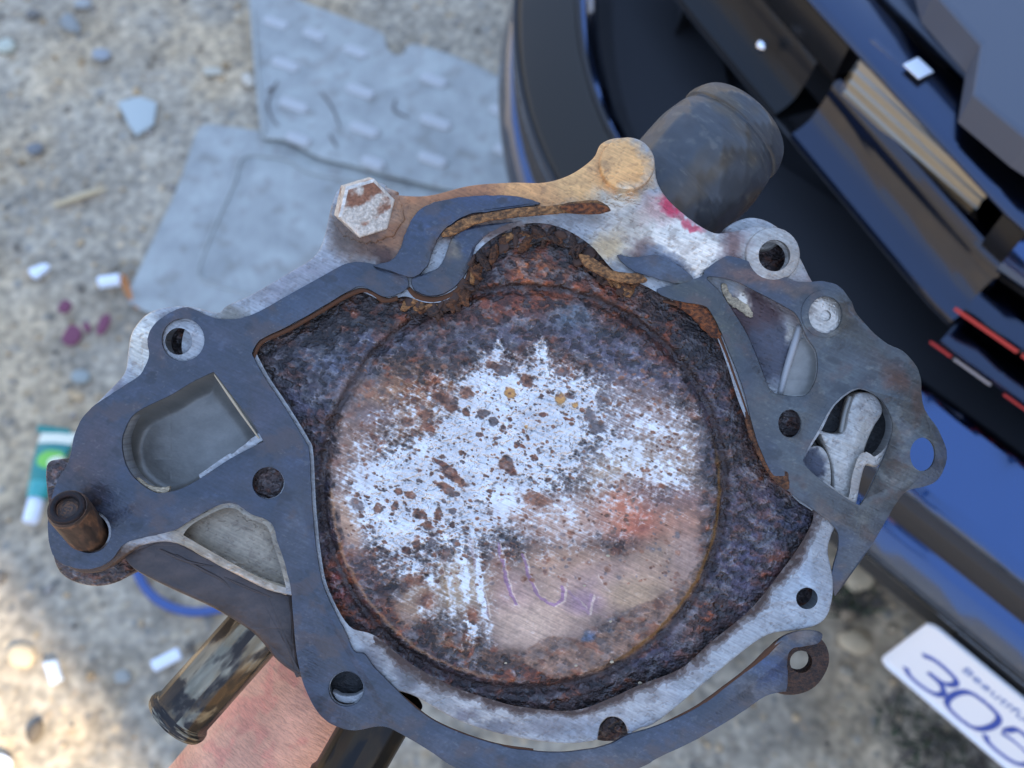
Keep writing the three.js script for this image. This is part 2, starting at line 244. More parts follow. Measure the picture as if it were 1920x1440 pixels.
  const rr = (w, h, r) => { const s = new THREE.Shape(); s.moveTo(-w / 2 + r, -h / 2); s.lineTo(w / 2 - r, -h / 2); s.absarc(w / 2 - r, -h / 2 + r, r, -Math.PI / 2, 0); s.lineTo(w / 2, h / 2 - r); s.absarc(w / 2 - r, h / 2 - r, r, 0, Math.PI / 2); s.lineTo(-w / 2 + r, h / 2); s.absarc(-w / 2 + r, h / 2 - r, r, Math.PI / 2, Math.PI); s.lineTo(-w / 2, -h / 2 + r); s.absarc(-w / 2 + r, -h / 2 + r, r, Math.PI, 1.5 * Math.PI); return s; };
  const plate = part('license_plate', new THREE.ExtrudeGeometry(rr(w, h, 0.011), { depth: 0.001, bevelEnabled: false, curveSegments: 8 }), pm, car, 'white licence plate with blue digits');
  plate.quaternion.copy(q); plate.position.copy(CAR(0.081 + w / 2, 0.293 + h / 2, 0.4115));
  const rs = rr(w - 0.0004, h - 0.0004, 0.011); rs.holes.push(rr(w - 0.008, h - 0.008, 0.008)); part('rim', new THREE.ExtrudeGeometry(rs, { depth: 0.0014, bevelEnabled: true, bevelSize: 0.0005, bevelThickness: 0.0005, bevelOffset: -0.0005, bevelSegments: 2 }).translate(0, 0, 0.0011), pm, plate);
  const strokes = [[[0, 54], [8, 61], [20, 62], [32, 58], [34, 47], [28, 36], [14, 33], [28, 31], [36, 20], [33, 6], [20, 0], [8, 1], [0, 9]], [[18, 62], [5, 58], [0, 46], [0, 16], [5, 4], [18, 0], [31, 4], [36, 16], [36, 46], [31, 58], [18, 62]], [[34, 62], [22, 62], [8, 62], [5, 60.5], [4, 56], [3, 46], [2.5, 38], [4, 36], [10, 38], [20, 38.5], [31, 34], [36, 20], [31, 5], [17, 0], [5, 2], [-1, 10]]];
  strokes.forEach((st, i) => { const g = tube(st.map(([x, y]) => new THREE.Vector3(x / 1000, y / 1000, 0)), [0.0032], 10); g.scale(1, 1, 0.25); g.translate(-w / 2 + 0.019 + 0.0425 * i, -0.049, 0.0012); part('digit', g, ink, plate); });
  { const g = new TextGeometry('Beautiful', { font, size: 0.0115, depth: 0.0006, bevelEnabled: false, curveSegments: 4 }); g.translate(-w / 2 + 0.045, 0.032, 0.0012); part('lettering', g, mat(grey(0.20, 0.26, 0.46), 0.5), plate); }
  { const g = new THREE.BoxGeometry(0.26, 0.05, 0.012).translate(0, h / 2 - 0.01, -0.009); part('bracket', g, black, plate); }
}
// ------------------------------------------------------------------ water pump: painted metal, rust and gasket surfaces (stains and corrosion copied where they lie)
const TX0 = 60, TY0 = 240, TW = 1760, TH = 1260;                  // the sheet of the photograph's plane that the three maps cover
function cnv(fillStyle) { const c = document.createElement('canvas'); c.width = TW; c.height = TH; const x = c.getContext('2d'); x.fillStyle = fillStyle; x.fillRect(0, 0, TW, TH); x.translate(-TX0, -TY0); return [c, x]; }
function blob(x, cx, cy, rx, ry, col, a = 1, rot = 0, hard = 0.35) {
  x.save(); x.translate(cx, cy); x.rotate(rot); x.scale(rx, ry); const g = x.createRadialGradient(0, 0, 0, 0, 0, 1), c = `${col[0]},${col[1]},${col[2]}`;
  g.addColorStop(0, `rgba(${c},${a})`); g.addColorStop(hard, `rgba(${c},${a})`); g.addColorStop(1, `rgba(${c},0)`); x.fillStyle = g; x.fillRect(-1, -1, 2, 2); x.restore();
}
function poly(x, pts, col, a = 1, blur = 0) { x.save(); if (blur) x.filter = `blur(${blur}px)`; x.fillStyle = `rgba(${col[0]},${col[1]},${col[2]},${a})`; x.beginPath(); pts.forEach(([u, v], i) => (i ? x.lineTo(u, v) : x.moveTo(u, v))); x.closePath(); x.fill(); x.restore(); }
function streak(x, pts, col, w, a = 1) { x.save(); x.strokeStyle = `rgba(${col[0]},${col[1]},${col[2]},${a})`; x.lineWidth = w; x.lineCap = x.lineJoin = 'round'; x.beginPath(); pts.forEach(([u, v], i) => (i ? x.lineTo(u, v) : x.moveTo(u, v))); x.stroke(); x.restore(); }
const read = (c) => c.getContext('2d').getImageData(0, 0, TW, TH).data;
const samp = (d, x, y, k) => d[(Math.min(TH - 1, Math.max(0, y | 0)) * TW + Math.min(TW - 1, Math.max(0, x | 0))) * 4 + k];
function mapsFrom(fn) {                                            // fn(px, py, out[r,g,b, metal, rough, height]) in seen colours
  const hb = new Float32Array(TW * TH), mr = new Uint8Array(TW * TH * 2), q = [0, 0, 0, 0, 0, 0];
  const map = dataTex(TW, TH, (i, j, o) => { fn(i + TX0, j + TY0, q, i, j); for (let k = 0; k < 3; k++) o[k] = enc(Math.min(0.86, LUT[k][Math.max(0, Math.min(255, q[k])) | 0])); hb[j * TW + i] = q[5]; mr[(j * TW + i) * 2] = 255 * q[3]; mr[(j * TW + i) * 2 + 1] = 255 * q[4]; });
  const bump = dataTex(TW, TH, (i, j, o) => { o[0] = o[1] = o[2] = Math.max(0, Math.min(255, 255 * hb[j * TW + i])); }, false);
  const rm = dataTex(TW, TH, (i, j, o) => { o[0] = 255; o[2] = mr[(j * TW + i) * 2]; o[1] = mr[(j * TW + i) * 2 + 1]; }, false);
  return { map, bumpMap: bump, roughnessMap: rm, metalnessMap: rm };
}
const grainX = (x, y) => [x * 0.90 + y * 0.44, -x * 0.44 + y * 0.90];   // brushing runs down to the right

// rusted steel plate -------------------------------------------------
let plateMaps;
{
  const [c, x] = cnv('rgb(74,66,72)'), [cm, m] = cnv('rgb(0,0,0)');
  const B = (...a) => blob(x, ...a), M = (cx, cy, rx, ry, v, rot = 0, hard = 0.5) => blob(m, cx, cy, rx, ry, [v, v, v], 1, rot, hard);
  const slate = [84, 95, 128], rust = [96, 52, 36], dk = [36, 31, 36], plum = [72, 56, 66], tan = [172, 150, 138], brown = [112, 78, 60];
  // upper band
  B(600, 610, 170, 70, [28, 24, 28], 1); B(540, 680, 60, 70, [44, 42, 54]); B(700, 600, 110, 50, [44, 36, 38]); B(640, 690, 120, 50, slate, 0.85, 0.3); B(560, 760, 60, 70, [62, 62, 84]); B(720, 640, 140, 40, [70, 74, 100], 0.9); B(660, 740, 90, 50, [104, 112, 142], 0.8);
  B(840, 610, 110, 60, [66, 44, 42]); B(960, 560, 130, 70, [104, 58, 44]); B(940, 510, 90, 50, [78, 58, 62]); B(1010, 510, 70, 50, [156, 90, 52]); B(900, 500, 50, 40, [70, 66, 78]); B(1080, 560, 130, 50, [120, 70, 52], 0.9, 0.35); B(1150, 545, 100, 26, [104, 58, 40], 1, 0.4);
  B(880, 640, 140, 40, [82, 84, 108], 0.8); B(1000, 620, 150, 45, [84, 84, 108], 0.9); B(1080, 590, 60, 40, [84, 104, 134], 0.9); B(1130, 640, 110, 50, [88, 90, 118], 0.9); B(1180, 600, 60, 40, [64, 38, 32], 0.9); B(1030, 640, 30, 24, [70, 40, 34]); B(1190, 680, 90, 40, [78, 82, 112], 0.9);
  B(1260, 640, 60, 60, [76, 40, 32]); B(1310, 640, 60, 110, dk, 1, -0.4); B(1250, 590, 60, 30, [56, 42, 42]); B(1230, 720, 100, 40, [80, 76, 98]); B(1150, 700, 80, 30, [106, 104, 128], 0.8); B(1180, 740, 110, 40, [136, 124, 132], 0.7);
  B(1000, 455, 60, 40, [40, 32, 30]); B(1070, 470, 60, 34, [38, 30, 28]); B(930, 445, 40, 30, [44, 36, 36]);
  // right annulus
  B(1400, 800, 40, 130, [52, 36, 36], 1, -0.15); B(1430, 960, 90, 90, [66, 60, 82]); B(1400, 1060, 80, 100, [72, 72, 104], 0.95, 0.5); B(1400, 930, 36, 80, [92, 86, 108], 0.8); B(1480, 980, 60, 60, [52, 56, 84]); B(1440, 860, 46, 60, [84, 54, 48]); B(1380, 1110, 70, 60, [64, 60, 86]); B(1450, 1070, 40, 50, [76, 52, 58]);
  B(1300, 1180, 70, 46, [128, 120, 136], 0.8, -0.7); B(1340, 1160, 70, 40, [58, 42, 46], 1, -0.8); B(1230, 1240, 90, 40, [56, 52, 74], 1, -0.5); B(1260, 1290, 60, 40, [38, 36, 46]);
  B(1340, 760, 40, 110, [70, 66, 92], 0.8, -0.2); B(1330, 860, 30, 60, [78, 84, 118], 0.7);
  // left strip and lower left
  B(598, 900, 34, 180, [38, 38, 58]); B(606, 1050, 30, 90, [66, 56, 74]); B(640, 1100, 46, 60, [104, 48, 44]); B(660, 1060, 46, 70, [126, 100, 106], 0.8, -0.5); B(700, 1140, 70, 60, [84, 52, 50]); B(716, 1120, 24, 24, [44, 30, 34]); B(640, 1170, 60, 40, [50, 38, 44]); B(760, 1200, 80, 46, [80, 62, 66]); B(740, 1150, 60, 30, [140, 106, 90], 0.6, 0.7);
  B(820, 1260, 110, 46, [72, 58, 70], 1, 0.3); B(970, 1310, 170, 40, [64, 50, 56]); B(1130, 1290, 110, 40, [52, 40, 44]); B(880, 1290, 40, 20, [92, 94, 120], 0.8); B(1000, 1275, 140, 30, [96, 58, 48], 0.9); B(1150, 1230, 110, 40, [108, 82, 70], 0.9, -0.4); B(860, 1215, 90, 34, [112, 84, 66], 1, 0.35); B(950, 1240, 90, 30, [92, 72, 66]);
  // face of the disc: tan and pink stains
  B(760, 760, 150, 100, [150, 112, 86], 0.9); B(820, 730, 80, 40, [136, 92, 62]); B(660, 860, 70, 120, [150, 128, 124], 0.9); B(700, 780, 60, 30, [126, 116, 128], 0.9); B(650, 980, 40, 80, [182, 154, 140], 0.9, -0.3);
  B(980, 700, 160, 60, [128, 98, 92], 0.9); B(930, 690, 40, 30, [106, 78, 76]); B(1010, 690, 50, 50, [108, 84, 82]); B(1220, 790, 120, 70, [142, 126, 130]); B(1200, 900, 150, 90, [186, 168, 152], 0.9); B(1260, 840, 90, 60, [150, 134, 130], 0.9);
  B(1250, 930, 130, 46, [126, 104, 110], 0.95, 0.25); B(1190, 980, 110, 60, [172, 108, 92], 0.95, 0.2); B(1280, 990, 70, 60, [160, 124, 112], 0.9); B(1160, 960, 50, 60, [178, 116, 98], 0.9); B(1060, 980, 120, 80, [186, 160, 156], 0.9); B(960, 950, 80, 60, [184, 152, 144], 0.8);
  B(1060, 1060, 150, 50, [164, 138, 126], 0.95); B(1240, 1060, 90, 70, [158, 138, 128], 0.95); B(1290, 1060, 50, 90, [146, 128, 128], 0.9); B(1020, 1150, 160, 100, [176, 156, 152], 1); B(1150, 1090, 150, 60, [164, 142, 136], 0.9); B(1130, 1110, 90, 60, [160, 140, 146], 0.95); B(1190, 1120, 90, 50, [168, 148, 132], 0.9);
  B(1095, 1135, 50, 30, [146, 124, 156], 0.6); B(960, 1120, 60, 60, [168, 146, 150], 0.9); B(930, 1070, 30, 60, [160, 132, 128], 0.7); B(980, 1180, 90, 60, [182, 164, 160], 0.9); B(860, 1100, 80, 90, [176, 160, 144], 0.8); B(780, 1130, 60, 60, [160, 138, 122], 0.8);
  poly(x, [[985, 1250], [985, 1225], [1010, 1205], [1040, 1196], [1072, 1203], [1100, 1215], [1120, 1195], [1150, 1185], [1165, 1165], [1190, 1145], [1240, 1120], [1290, 1090], [1320, 1060], [1310, 1110], [1260, 1190], [1190, 1245], [1110, 1275], [1040, 1280]], [130, 106, 98], 0.95, 1.5);
  poly(x, [[1095, 1208], [1100, 1190], [1125, 1192], [1115, 1210]], [80, 98, 138], 0.9, 2);
  // drips
  for (const [pts, col, w] of [[[[878, 1015], [890, 1060], [905, 1110], [912, 1160]], [132, 108, 120], 9], [[[932, 1025], [942, 1070], [955, 1110], [968, 1135]], [134, 104, 150], 8], [[[982, 1040], [992, 1085], [1010, 1118], [1040, 1138], [1058, 1128], [1058, 1105]], [138, 108, 152], 8], [[[1068, 1115], [1090, 1130], [1105, 1155], [1112, 1120]], [150, 126, 156], 7], [[[820, 1060], [832, 1100], [840, 1140]], [150, 128, 104], 8], [[[852, 1035], [860, 1080], [864, 1120]], [154, 132, 112], 9], [[[1120, 1080], [1130, 1100], [1142, 1112]], [170, 150, 150], 5]]) { streak(x, pts.map(([a, b]) => [a + 4, b + 2]), [206, 196, 198], w * 0.7, 0.6); streak(x, pts, col, w * 0.75, 0.8); };
  // where bare bright metal shows: solid core, speckled margins, drips
  const MP = (pts, v, bl) => poly(m, pts, [v, v, v], 1, bl);
  MP([[640, 800], [700, 740], [730, 712], [800, 690], [870, 690], [905, 640], [935, 640], [980, 680], [1010, 628], [1030, 660], [1060, 655], [1150, 700], [1300, 745], [1320, 830], [1318, 920], [1270, 960], [1180, 1010], [1100, 1060], [1000, 1060], [930, 1060], [930, 1210], [860, 1215], [780, 1150], [720, 1100], [650, 1010], [622, 930]], 84, 22);
  MP([[650, 850], [720, 780], [760, 730], [850, 720], [900, 660], [940, 650], [960, 700], [1012, 640], [1030, 690], [1100, 690], [1150, 730], [1200, 760], [1290, 765], [1300, 850], [1305, 905], [1230, 900], [1140, 930], [1080, 980], [980, 1000], [900, 1040], [820, 1060], [760, 1090], [680, 1030], [640, 950]], 126, 16);
  MP([[720, 850], [800, 820], [850, 740], [890, 690], [935, 660], [960, 705], [1014, 655], [1030, 705], [1094, 705], [1136, 735], [1120, 790], [1085, 825], [1080, 880], [1040, 915], [985, 930], [955, 985], [900, 1000], [860, 1010], [800, 1005], [760, 1045], [705, 1030], [655, 960], [650, 890]], 196, 12);
  MP([[840, 800], [920, 720], [1000, 730], [1100, 740], [1090, 800], [1040, 830], [960, 900], [880, 930], [820, 960], [720, 1000], [680, 960], [700, 900], [800, 880]], 232, 18);
  M(1170, 850, 60, 34, 176, 0.2); M(1220, 800, 70, 20, 150, 0.3); M(1270, 905, 40, 16, 160, 0.4); M(1210, 880, 70, 26, 168, 0.25); M(1016, 650, 14, 30, 200); M(935, 655, 14, 26, 180);
  for (const [a, b, w, h, v] of [[868, 1080, 14, 80, 200], [900, 1100, 12, 90, 190], [845, 1120, 9, 60, 150], [885, 1180, 12, 40, 170], [915, 1190, 10, 30, 150], [812, 1080, 16, 50, 150], [760, 1070, 30, 30, 170], [800, 1150, 24, 30, 130]]) M(a, b, w, h, v, -0.1);
  // single rust and slate spots in the bright metal
  const spotsAt = [[905, 775, 12, 10, 0, 1], [925, 792, 9, 8, 0.5, 1], [942, 806, 8, 7, 0.6, 0], [800, 800, 13, 9, 0.3, 0], [872, 772, 9, 7, 0.4, 0], [790, 775, 16, 10, 0.3, 0], [762, 792, 12, 9, 0, 0], [830, 748, 26, 16, 0.4, 0], [846, 766, 12, 9, 0, 0], [872, 738, 16, 12, 0.5, 0], [955, 738, 13, 10, 0, 2], [1050, 748, 10, 12, 0.4, 2], [1068, 742, 10, 5, 0.5, 0], [1076, 762, 6, 6, 0, 2], [990, 714, 10, 14, -0.5, 0], [1052, 696, 14, 8, 0, 1], [944, 694, 16, 11, 0.2, 1], [922, 684, 10, 9, 0, 0], [850, 898, 34, 9, 0.55, 0], [826, 872, 26, 5, 0.55, 0], [838, 918, 24, 8, 0.55, 0], [704, 956, 9, 10, 0, 0], [736, 952, 7, 12, 0.3, 0], [768, 930, 12, 7, 0.1, 0], [745, 925, 9, 6, 0.5, 0], [786, 966, 14, 10, 0.3, 0], [800, 988, 10, 9, 0.3, 0], [820, 965, 9, 11, 0, 0], [848, 960, 7, 8, 0, 1], [846, 986, 6, 5, 0, 0], [1008, 940, 24, 13, 0.1, 0], [945, 872, 13, 14, 0.5, 0], [958, 884, 15, 10, 0.6, 0], [846, 888, 10, 6, 0, 0], [666, 950, 15, 10, 0.6, 1], [778, 1020, 8, 14, 0.2, 0], [832, 1044, 7, 12, 0.3, 0], [808, 1022, 6, 8, 0.3, 1], [852, 1022, 9, 6, 0.5, 1], [758, 1036, 8, 7, 0, 0], [1108, 780, 10, 16, -0.4, 1], [1122, 800, 18, 12, 0, 1], [1130, 745, 14, 10, 0.5, 1], [1000, 860, 8, 5, 0.4, 0], [970, 835, 7, 4, 0.5, 1], [900, 815, 8, 5, 0.2, 0], [1018, 780, 6, 5, 0, 0], [1036, 800, 5, 4, 0, 0], [985, 800, 5, 4, 0, 2], [1072, 785, 5, 4, 0, 0], [1092, 770, 6, 4, 0.4, 0], [760, 1095, 16, 12, 0, 0], [786, 1090, 8, 8, 0, 0], [770, 1200, 10, 12, 0, 1], [856, 1200, 10, 12, 0, 1], [884, 1160, 9, 14, -0.3, 0], [800, 1130, 14, 16, 0, 0]];
  for (const [a, b, rx, ry, ro, t] of spotsAt) { blob(m, a, b, rx * 1.2, ry * 1.2, [20, 20, 20], 1, ro, 0.55); blob(x, a, b, rx * 1.7, ry * 1.7, t === 2 ? [186, 146, 90] : t ? [112, 110, 124] : [136, 98, 84], 0.9, ro, 0.4); }
  for (let i = 0; i < 1200; i++) { const a = 640 + 640 * rnd(), b = 680 + 420 * rnd(), s = 1.4 + 3.4 * rnd() * rnd(); blob(m, a, b, s * 1.6, s * 1.1, [30, 30, 30], 1, 0.4, 0.4); blob(x, a, b, s * 2, s * 1.6, rnd() < 0.7 ? [138, 102, 88] : [116, 110, 120], 0.9, 0.4, 0.5); }
  const D = read(c), MM = read(cm);
  plateMaps = mapsFrom((px, py, q, i, j) => {
    const rr = Math.hypot(px - 982, py - 917) + 5 * (vn(px / 14, py / 14) - 0.5), aa = Math.atan2(py - 917, px - 982), w1 = fbm(px / 34, py / 34, 3) - 0.5, w2 = fbm(px / 34 + 70, py / 34 + 20, 3) - 0.5, w3 = vn(px / 7, py / 7) - 0.5, w4 = vn(px / 7 + 40, py / 7) - 0.5;
    const wk = rr < 352 ? 0.28 : 1, sx = i + (34 * w1 + 9 * w3) * wk, sy = j + (34 * w2 + 9 * w4) * wk, k = (Math.min(TH - 1, Math.max(0, sy | 0)) * TW + Math.min(TW - 1, Math.max(0, sx | 0))) * 4;
    let r = D[k], g = D[k + 1], b = D[k + 2]; const bare0 = MM[k] / 255;
    const [gx, gy] = grainX(px, py), br = fbm(gx / 46, gy / 2.2, 3), sp = fbm(px / 11 + 9, py / 8, 3), sp2 = vn(px / 3.6, py / 2.8), rough = fbm(px / 20 + 5, py / 16 + 60, 4), spots = fbm(px / 15 + 200, py / 11 + 33, 2);
    const lum = (r + g + b) / 765, corr = 1 - sst(0.34, 0.52, lum), n5 = fbm(px / 5 + 60, py / 4.2, 3), n9 = fbm(px / 9 + 500, py / 7 + 9, 3);
    const t1 = sst(0.46, 0.68, fbm(px / 16 + 5, py / 12 + 60, 5)), t2 = sst(0.50, 0.68, fbm(px / 13 + 9, py / 10, 5)), t3 = sst(0.52, 0.70, fbm(px / 20 + 300, py / 15, 5)), ag = corr, wrmz = sst(0.9, 1.25, r / (b + 1));
    r = mixn(r, 116, t1 * ag * (0.34 + 0.3 * sst(0.13, 0.3, lum))); g = mixn(g, 119, t1 * ag * (0.34 + 0.3 * sst(0.13, 0.3, lum))); b = mixn(b, 136, t1 * ag * (0.34 + 0.3 * sst(0.13, 0.3, lum)));                                  // slate flecks
    const ra = t3 * ag * (0.35 + 0.45 * wrmz); r = mixn(r, 122, ra); g = mixn(g, 66, ra); b = mixn(b, 42, ra);                              // rust
    r = mixn(r, 26, t2 * ag * 0.62); g = mixn(g, 21, t2 * ag * 0.62); b = mixn(b, 24, t2 * ag * 0.62);                                      // black pits
    const f = 0.98 - 0.10 * corr + (0.30 + 0.5 * corr) * (rough - 0.5) + (0.16 + 0.5 * corr) * (n5 - 0.5) + 0.30 * (br - 0.5) + 0.10 * (sp2 - 0.5); r *= f; g *= f; b *= f;
    const lv = bare0 + 0.62 * (n9 - 0.5) + 0.62 * (n5 - 0.5) + 0.34 * (rough - 0.5) + 0.34 * (br - 0.5);
    let bare = (0.42 * sst(0.20, 0.52, lv) + 0.58 * sst(0.44, 0.74, lv)) * (0.93 + 0.2 * (vn(px / 38 + 8, py / 30) - 0.5)); const fn2 = n9;
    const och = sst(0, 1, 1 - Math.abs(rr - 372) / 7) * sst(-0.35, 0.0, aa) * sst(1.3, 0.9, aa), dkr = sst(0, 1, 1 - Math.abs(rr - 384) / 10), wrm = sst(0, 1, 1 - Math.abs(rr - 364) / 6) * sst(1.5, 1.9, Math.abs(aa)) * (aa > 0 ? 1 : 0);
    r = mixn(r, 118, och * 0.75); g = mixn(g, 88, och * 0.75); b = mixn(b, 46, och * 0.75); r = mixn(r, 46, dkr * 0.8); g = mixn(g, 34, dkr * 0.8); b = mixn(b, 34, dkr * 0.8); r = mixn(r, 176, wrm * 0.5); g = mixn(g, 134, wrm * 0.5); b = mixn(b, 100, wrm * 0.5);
    const wv = 0.88 + 0.18 * br + 0.08 * (sp2 - 0.5) + 0.08 * (fn2 - 0.5); r = mixn(r, 208 * wv, bare); g = mixn(g, 222 * wv, bare); b = mixn(b, 252 * wv, bare);
    q[0] = r; q[1] = g; q[2] = b; q[3] = 0.62 * bare; q[4] = mixn(0.62 + 0.3 * (sp - 0.5) - 0.28 * corr * t1, 0.36, bare); q[5] = 0.45 + 0.22 * bare + 0.5 * corr * (rough - 0.5) + 0.4 * corr * (n5 - 0.5) - 0.25 * corr * t2 + 0.04 * (sp2 - 0.5) + 0.05 * (br - 0.5);
  });
}
// gasket --------------------------------------------------------------
let gasketMaps;
{
  const [c, x] = cnv('rgb(60,71,98)'), B = (...a) => blob(x, ...a);
  B(180, 850, 60, 110, [92, 76, 82], 0.8); B(140, 880, 40, 60, [94, 72, 72], 0.7); B(300, 640, 60, 70, [86, 78, 88], 0.6); B(560, 590, 160, 80, [66, 82, 112], 0.9, -0.5); B(440, 620, 70, 40, [80, 84, 104], 0.7); B(500, 760, 60, 100, [74, 78, 100], 0.8, -0.5); B(360, 980, 130, 50, [80, 84, 100], 0.6, -0.3); B(560, 1000, 40, 120, [98, 104, 120], 0.6); B(580, 1180, 40, 100, [76, 86, 110], 0.8); B(700, 1330, 120, 50, [84, 90, 110], 0.6); B(900, 1400, 160, 40, [88, 98, 120], 0.7); B(1120, 1420, 130, 40, [110, 112, 124], 0.7); B(1250, 1380, 90, 40, [80, 92, 122], 0.8); B(1400, 1280, 60, 40, [140, 136, 140], 0.6); B(1440, 1250, 40, 34, [72, 96, 150], 0.9); B(1440, 1205, 40, 22, [170, 146, 122], 0.9); B(1500, 1195, 34, 20, [150, 140, 136], 0.8);
  // right sheet: grey green with rusty bridge
  B(1600, 760, 190, 260, [86, 94, 102], 1, 0, 0.8); B(1300, 550, 70, 40, [76, 80, 76], 1); B(1350, 620, 60, 110, [78, 82, 76], 1, -0.4); B(1420, 760, 50, 90, [88, 90, 92], 0.9); B(1420, 520, 110, 30, [124, 90, 76], 1, 0.3); B(1500, 545, 50, 26, [92, 78, 68], 0.9); B(1560, 590, 56, 56, [104, 100, 92], 0.6); B(1670, 700, 60, 30, [112, 82, 76], 0.9, 0.9); B(1720, 760, 20, 50, [106, 84, 80], 0.8); B(1640, 680, 60, 30, [92, 98, 110], 0.8); B(1530, 730, 22, 60, [96, 84, 66], 0.7); B(1690, 800, 30, 60, [132, 130, 128], 0.6); B(1690, 880, 40, 50, [126, 128, 132], 0.6); B(1560, 960, 60, 20, [104, 88, 78], 0.8, 0.6); B(1620, 990, 30, 60, [122, 124, 122], 0.6); B(1600, 1060, 30, 60, [88, 98, 110], 0.8);
  B(820, 440, 120, 60, [58, 76, 116], 0.95); B(900, 380, 120, 30, [58, 76, 120], 0.95); B(840, 500, 60, 40, [72, 76, 86], 0.8); B(845, 460, 26, 40, [150, 132, 104], 0.8); B(1250, 500, 60, 40, [92, 106, 134], 1);
  const D = read(c);
  gasketMaps = mapsFrom((px, py, q, i, j) => {
    const w1 = fbm(px / 30, py / 30, 3) - 0.5, w2 = fbm(px / 30 + 70, py / 30, 3) - 0.5, sx = i + 40 * w1, sy = j + 40 * w2;
    let r = samp(D, sx, sy, 0), g = samp(D, sx, sy, 1), b = samp(D, sx, sy, 2);
    const [gx, gy] = grainX(px, py), br = fbm(gx / 30, gy / 2, 3), n = fbm(px / 40 + 3, py / 30, 4), fine = fbm(px / 4, py / 3, 2), lgt = sst(0.60, 0.78, fbm(px / 26 + 40, py / 18 + 7, 4)), drk = sst(0.62, 0.76, fbm(px / 30 + 140, py / 26 + 7, 4)), white = sst(0.69, 0.76, fbm(px / 7 + 11, py / 5, 3)) * sst(0.45, 0.62, fbm(px / 70 + 11, py / 70, 2)), rst = sst(0.54, 0.70, fbm(px / 46 + 240, py / 40 + 17, 5));
    const f = 0.60 + 0.50 * n + 0.30 * (br - 0.5) + 0.26 * (fine - 0.5); r *= f; g *= f; b *= f;
    r = mixn(r, r * 1.5 + 18, lgt * 0.4); g = mixn(g, g * 1.5 + 18, lgt * 0.4); b = mixn(b, b * 1.45 + 18, lgt * 0.4); r *= 1 - 0.3 * drk; g *= 1 - 0.32 * drk; b *= 1 - 0.32 * drk;
    r = mixn(r, 96, rst * 0.5); g = mixn(g, 74, rst * 0.5); b = mixn(b, 68, rst * 0.5); r = mixn(r, 186, white * 0.2); g = mixn(g, 184, white * 0.2); b = mixn(b, 182, white * 0.2);
    q[0] = r * 0.74; q[1] = g * 0.77; q[2] = b * 0.82; q[3] = 0; q[4] = 0.36 + 0.25 * (n - 0.5) + 0.2 * lgt; q[5] = 0.4 + 0.25 * n + 0.25 * (fine - 0.5) + 0.2 * (br - 0.5);
  });
}
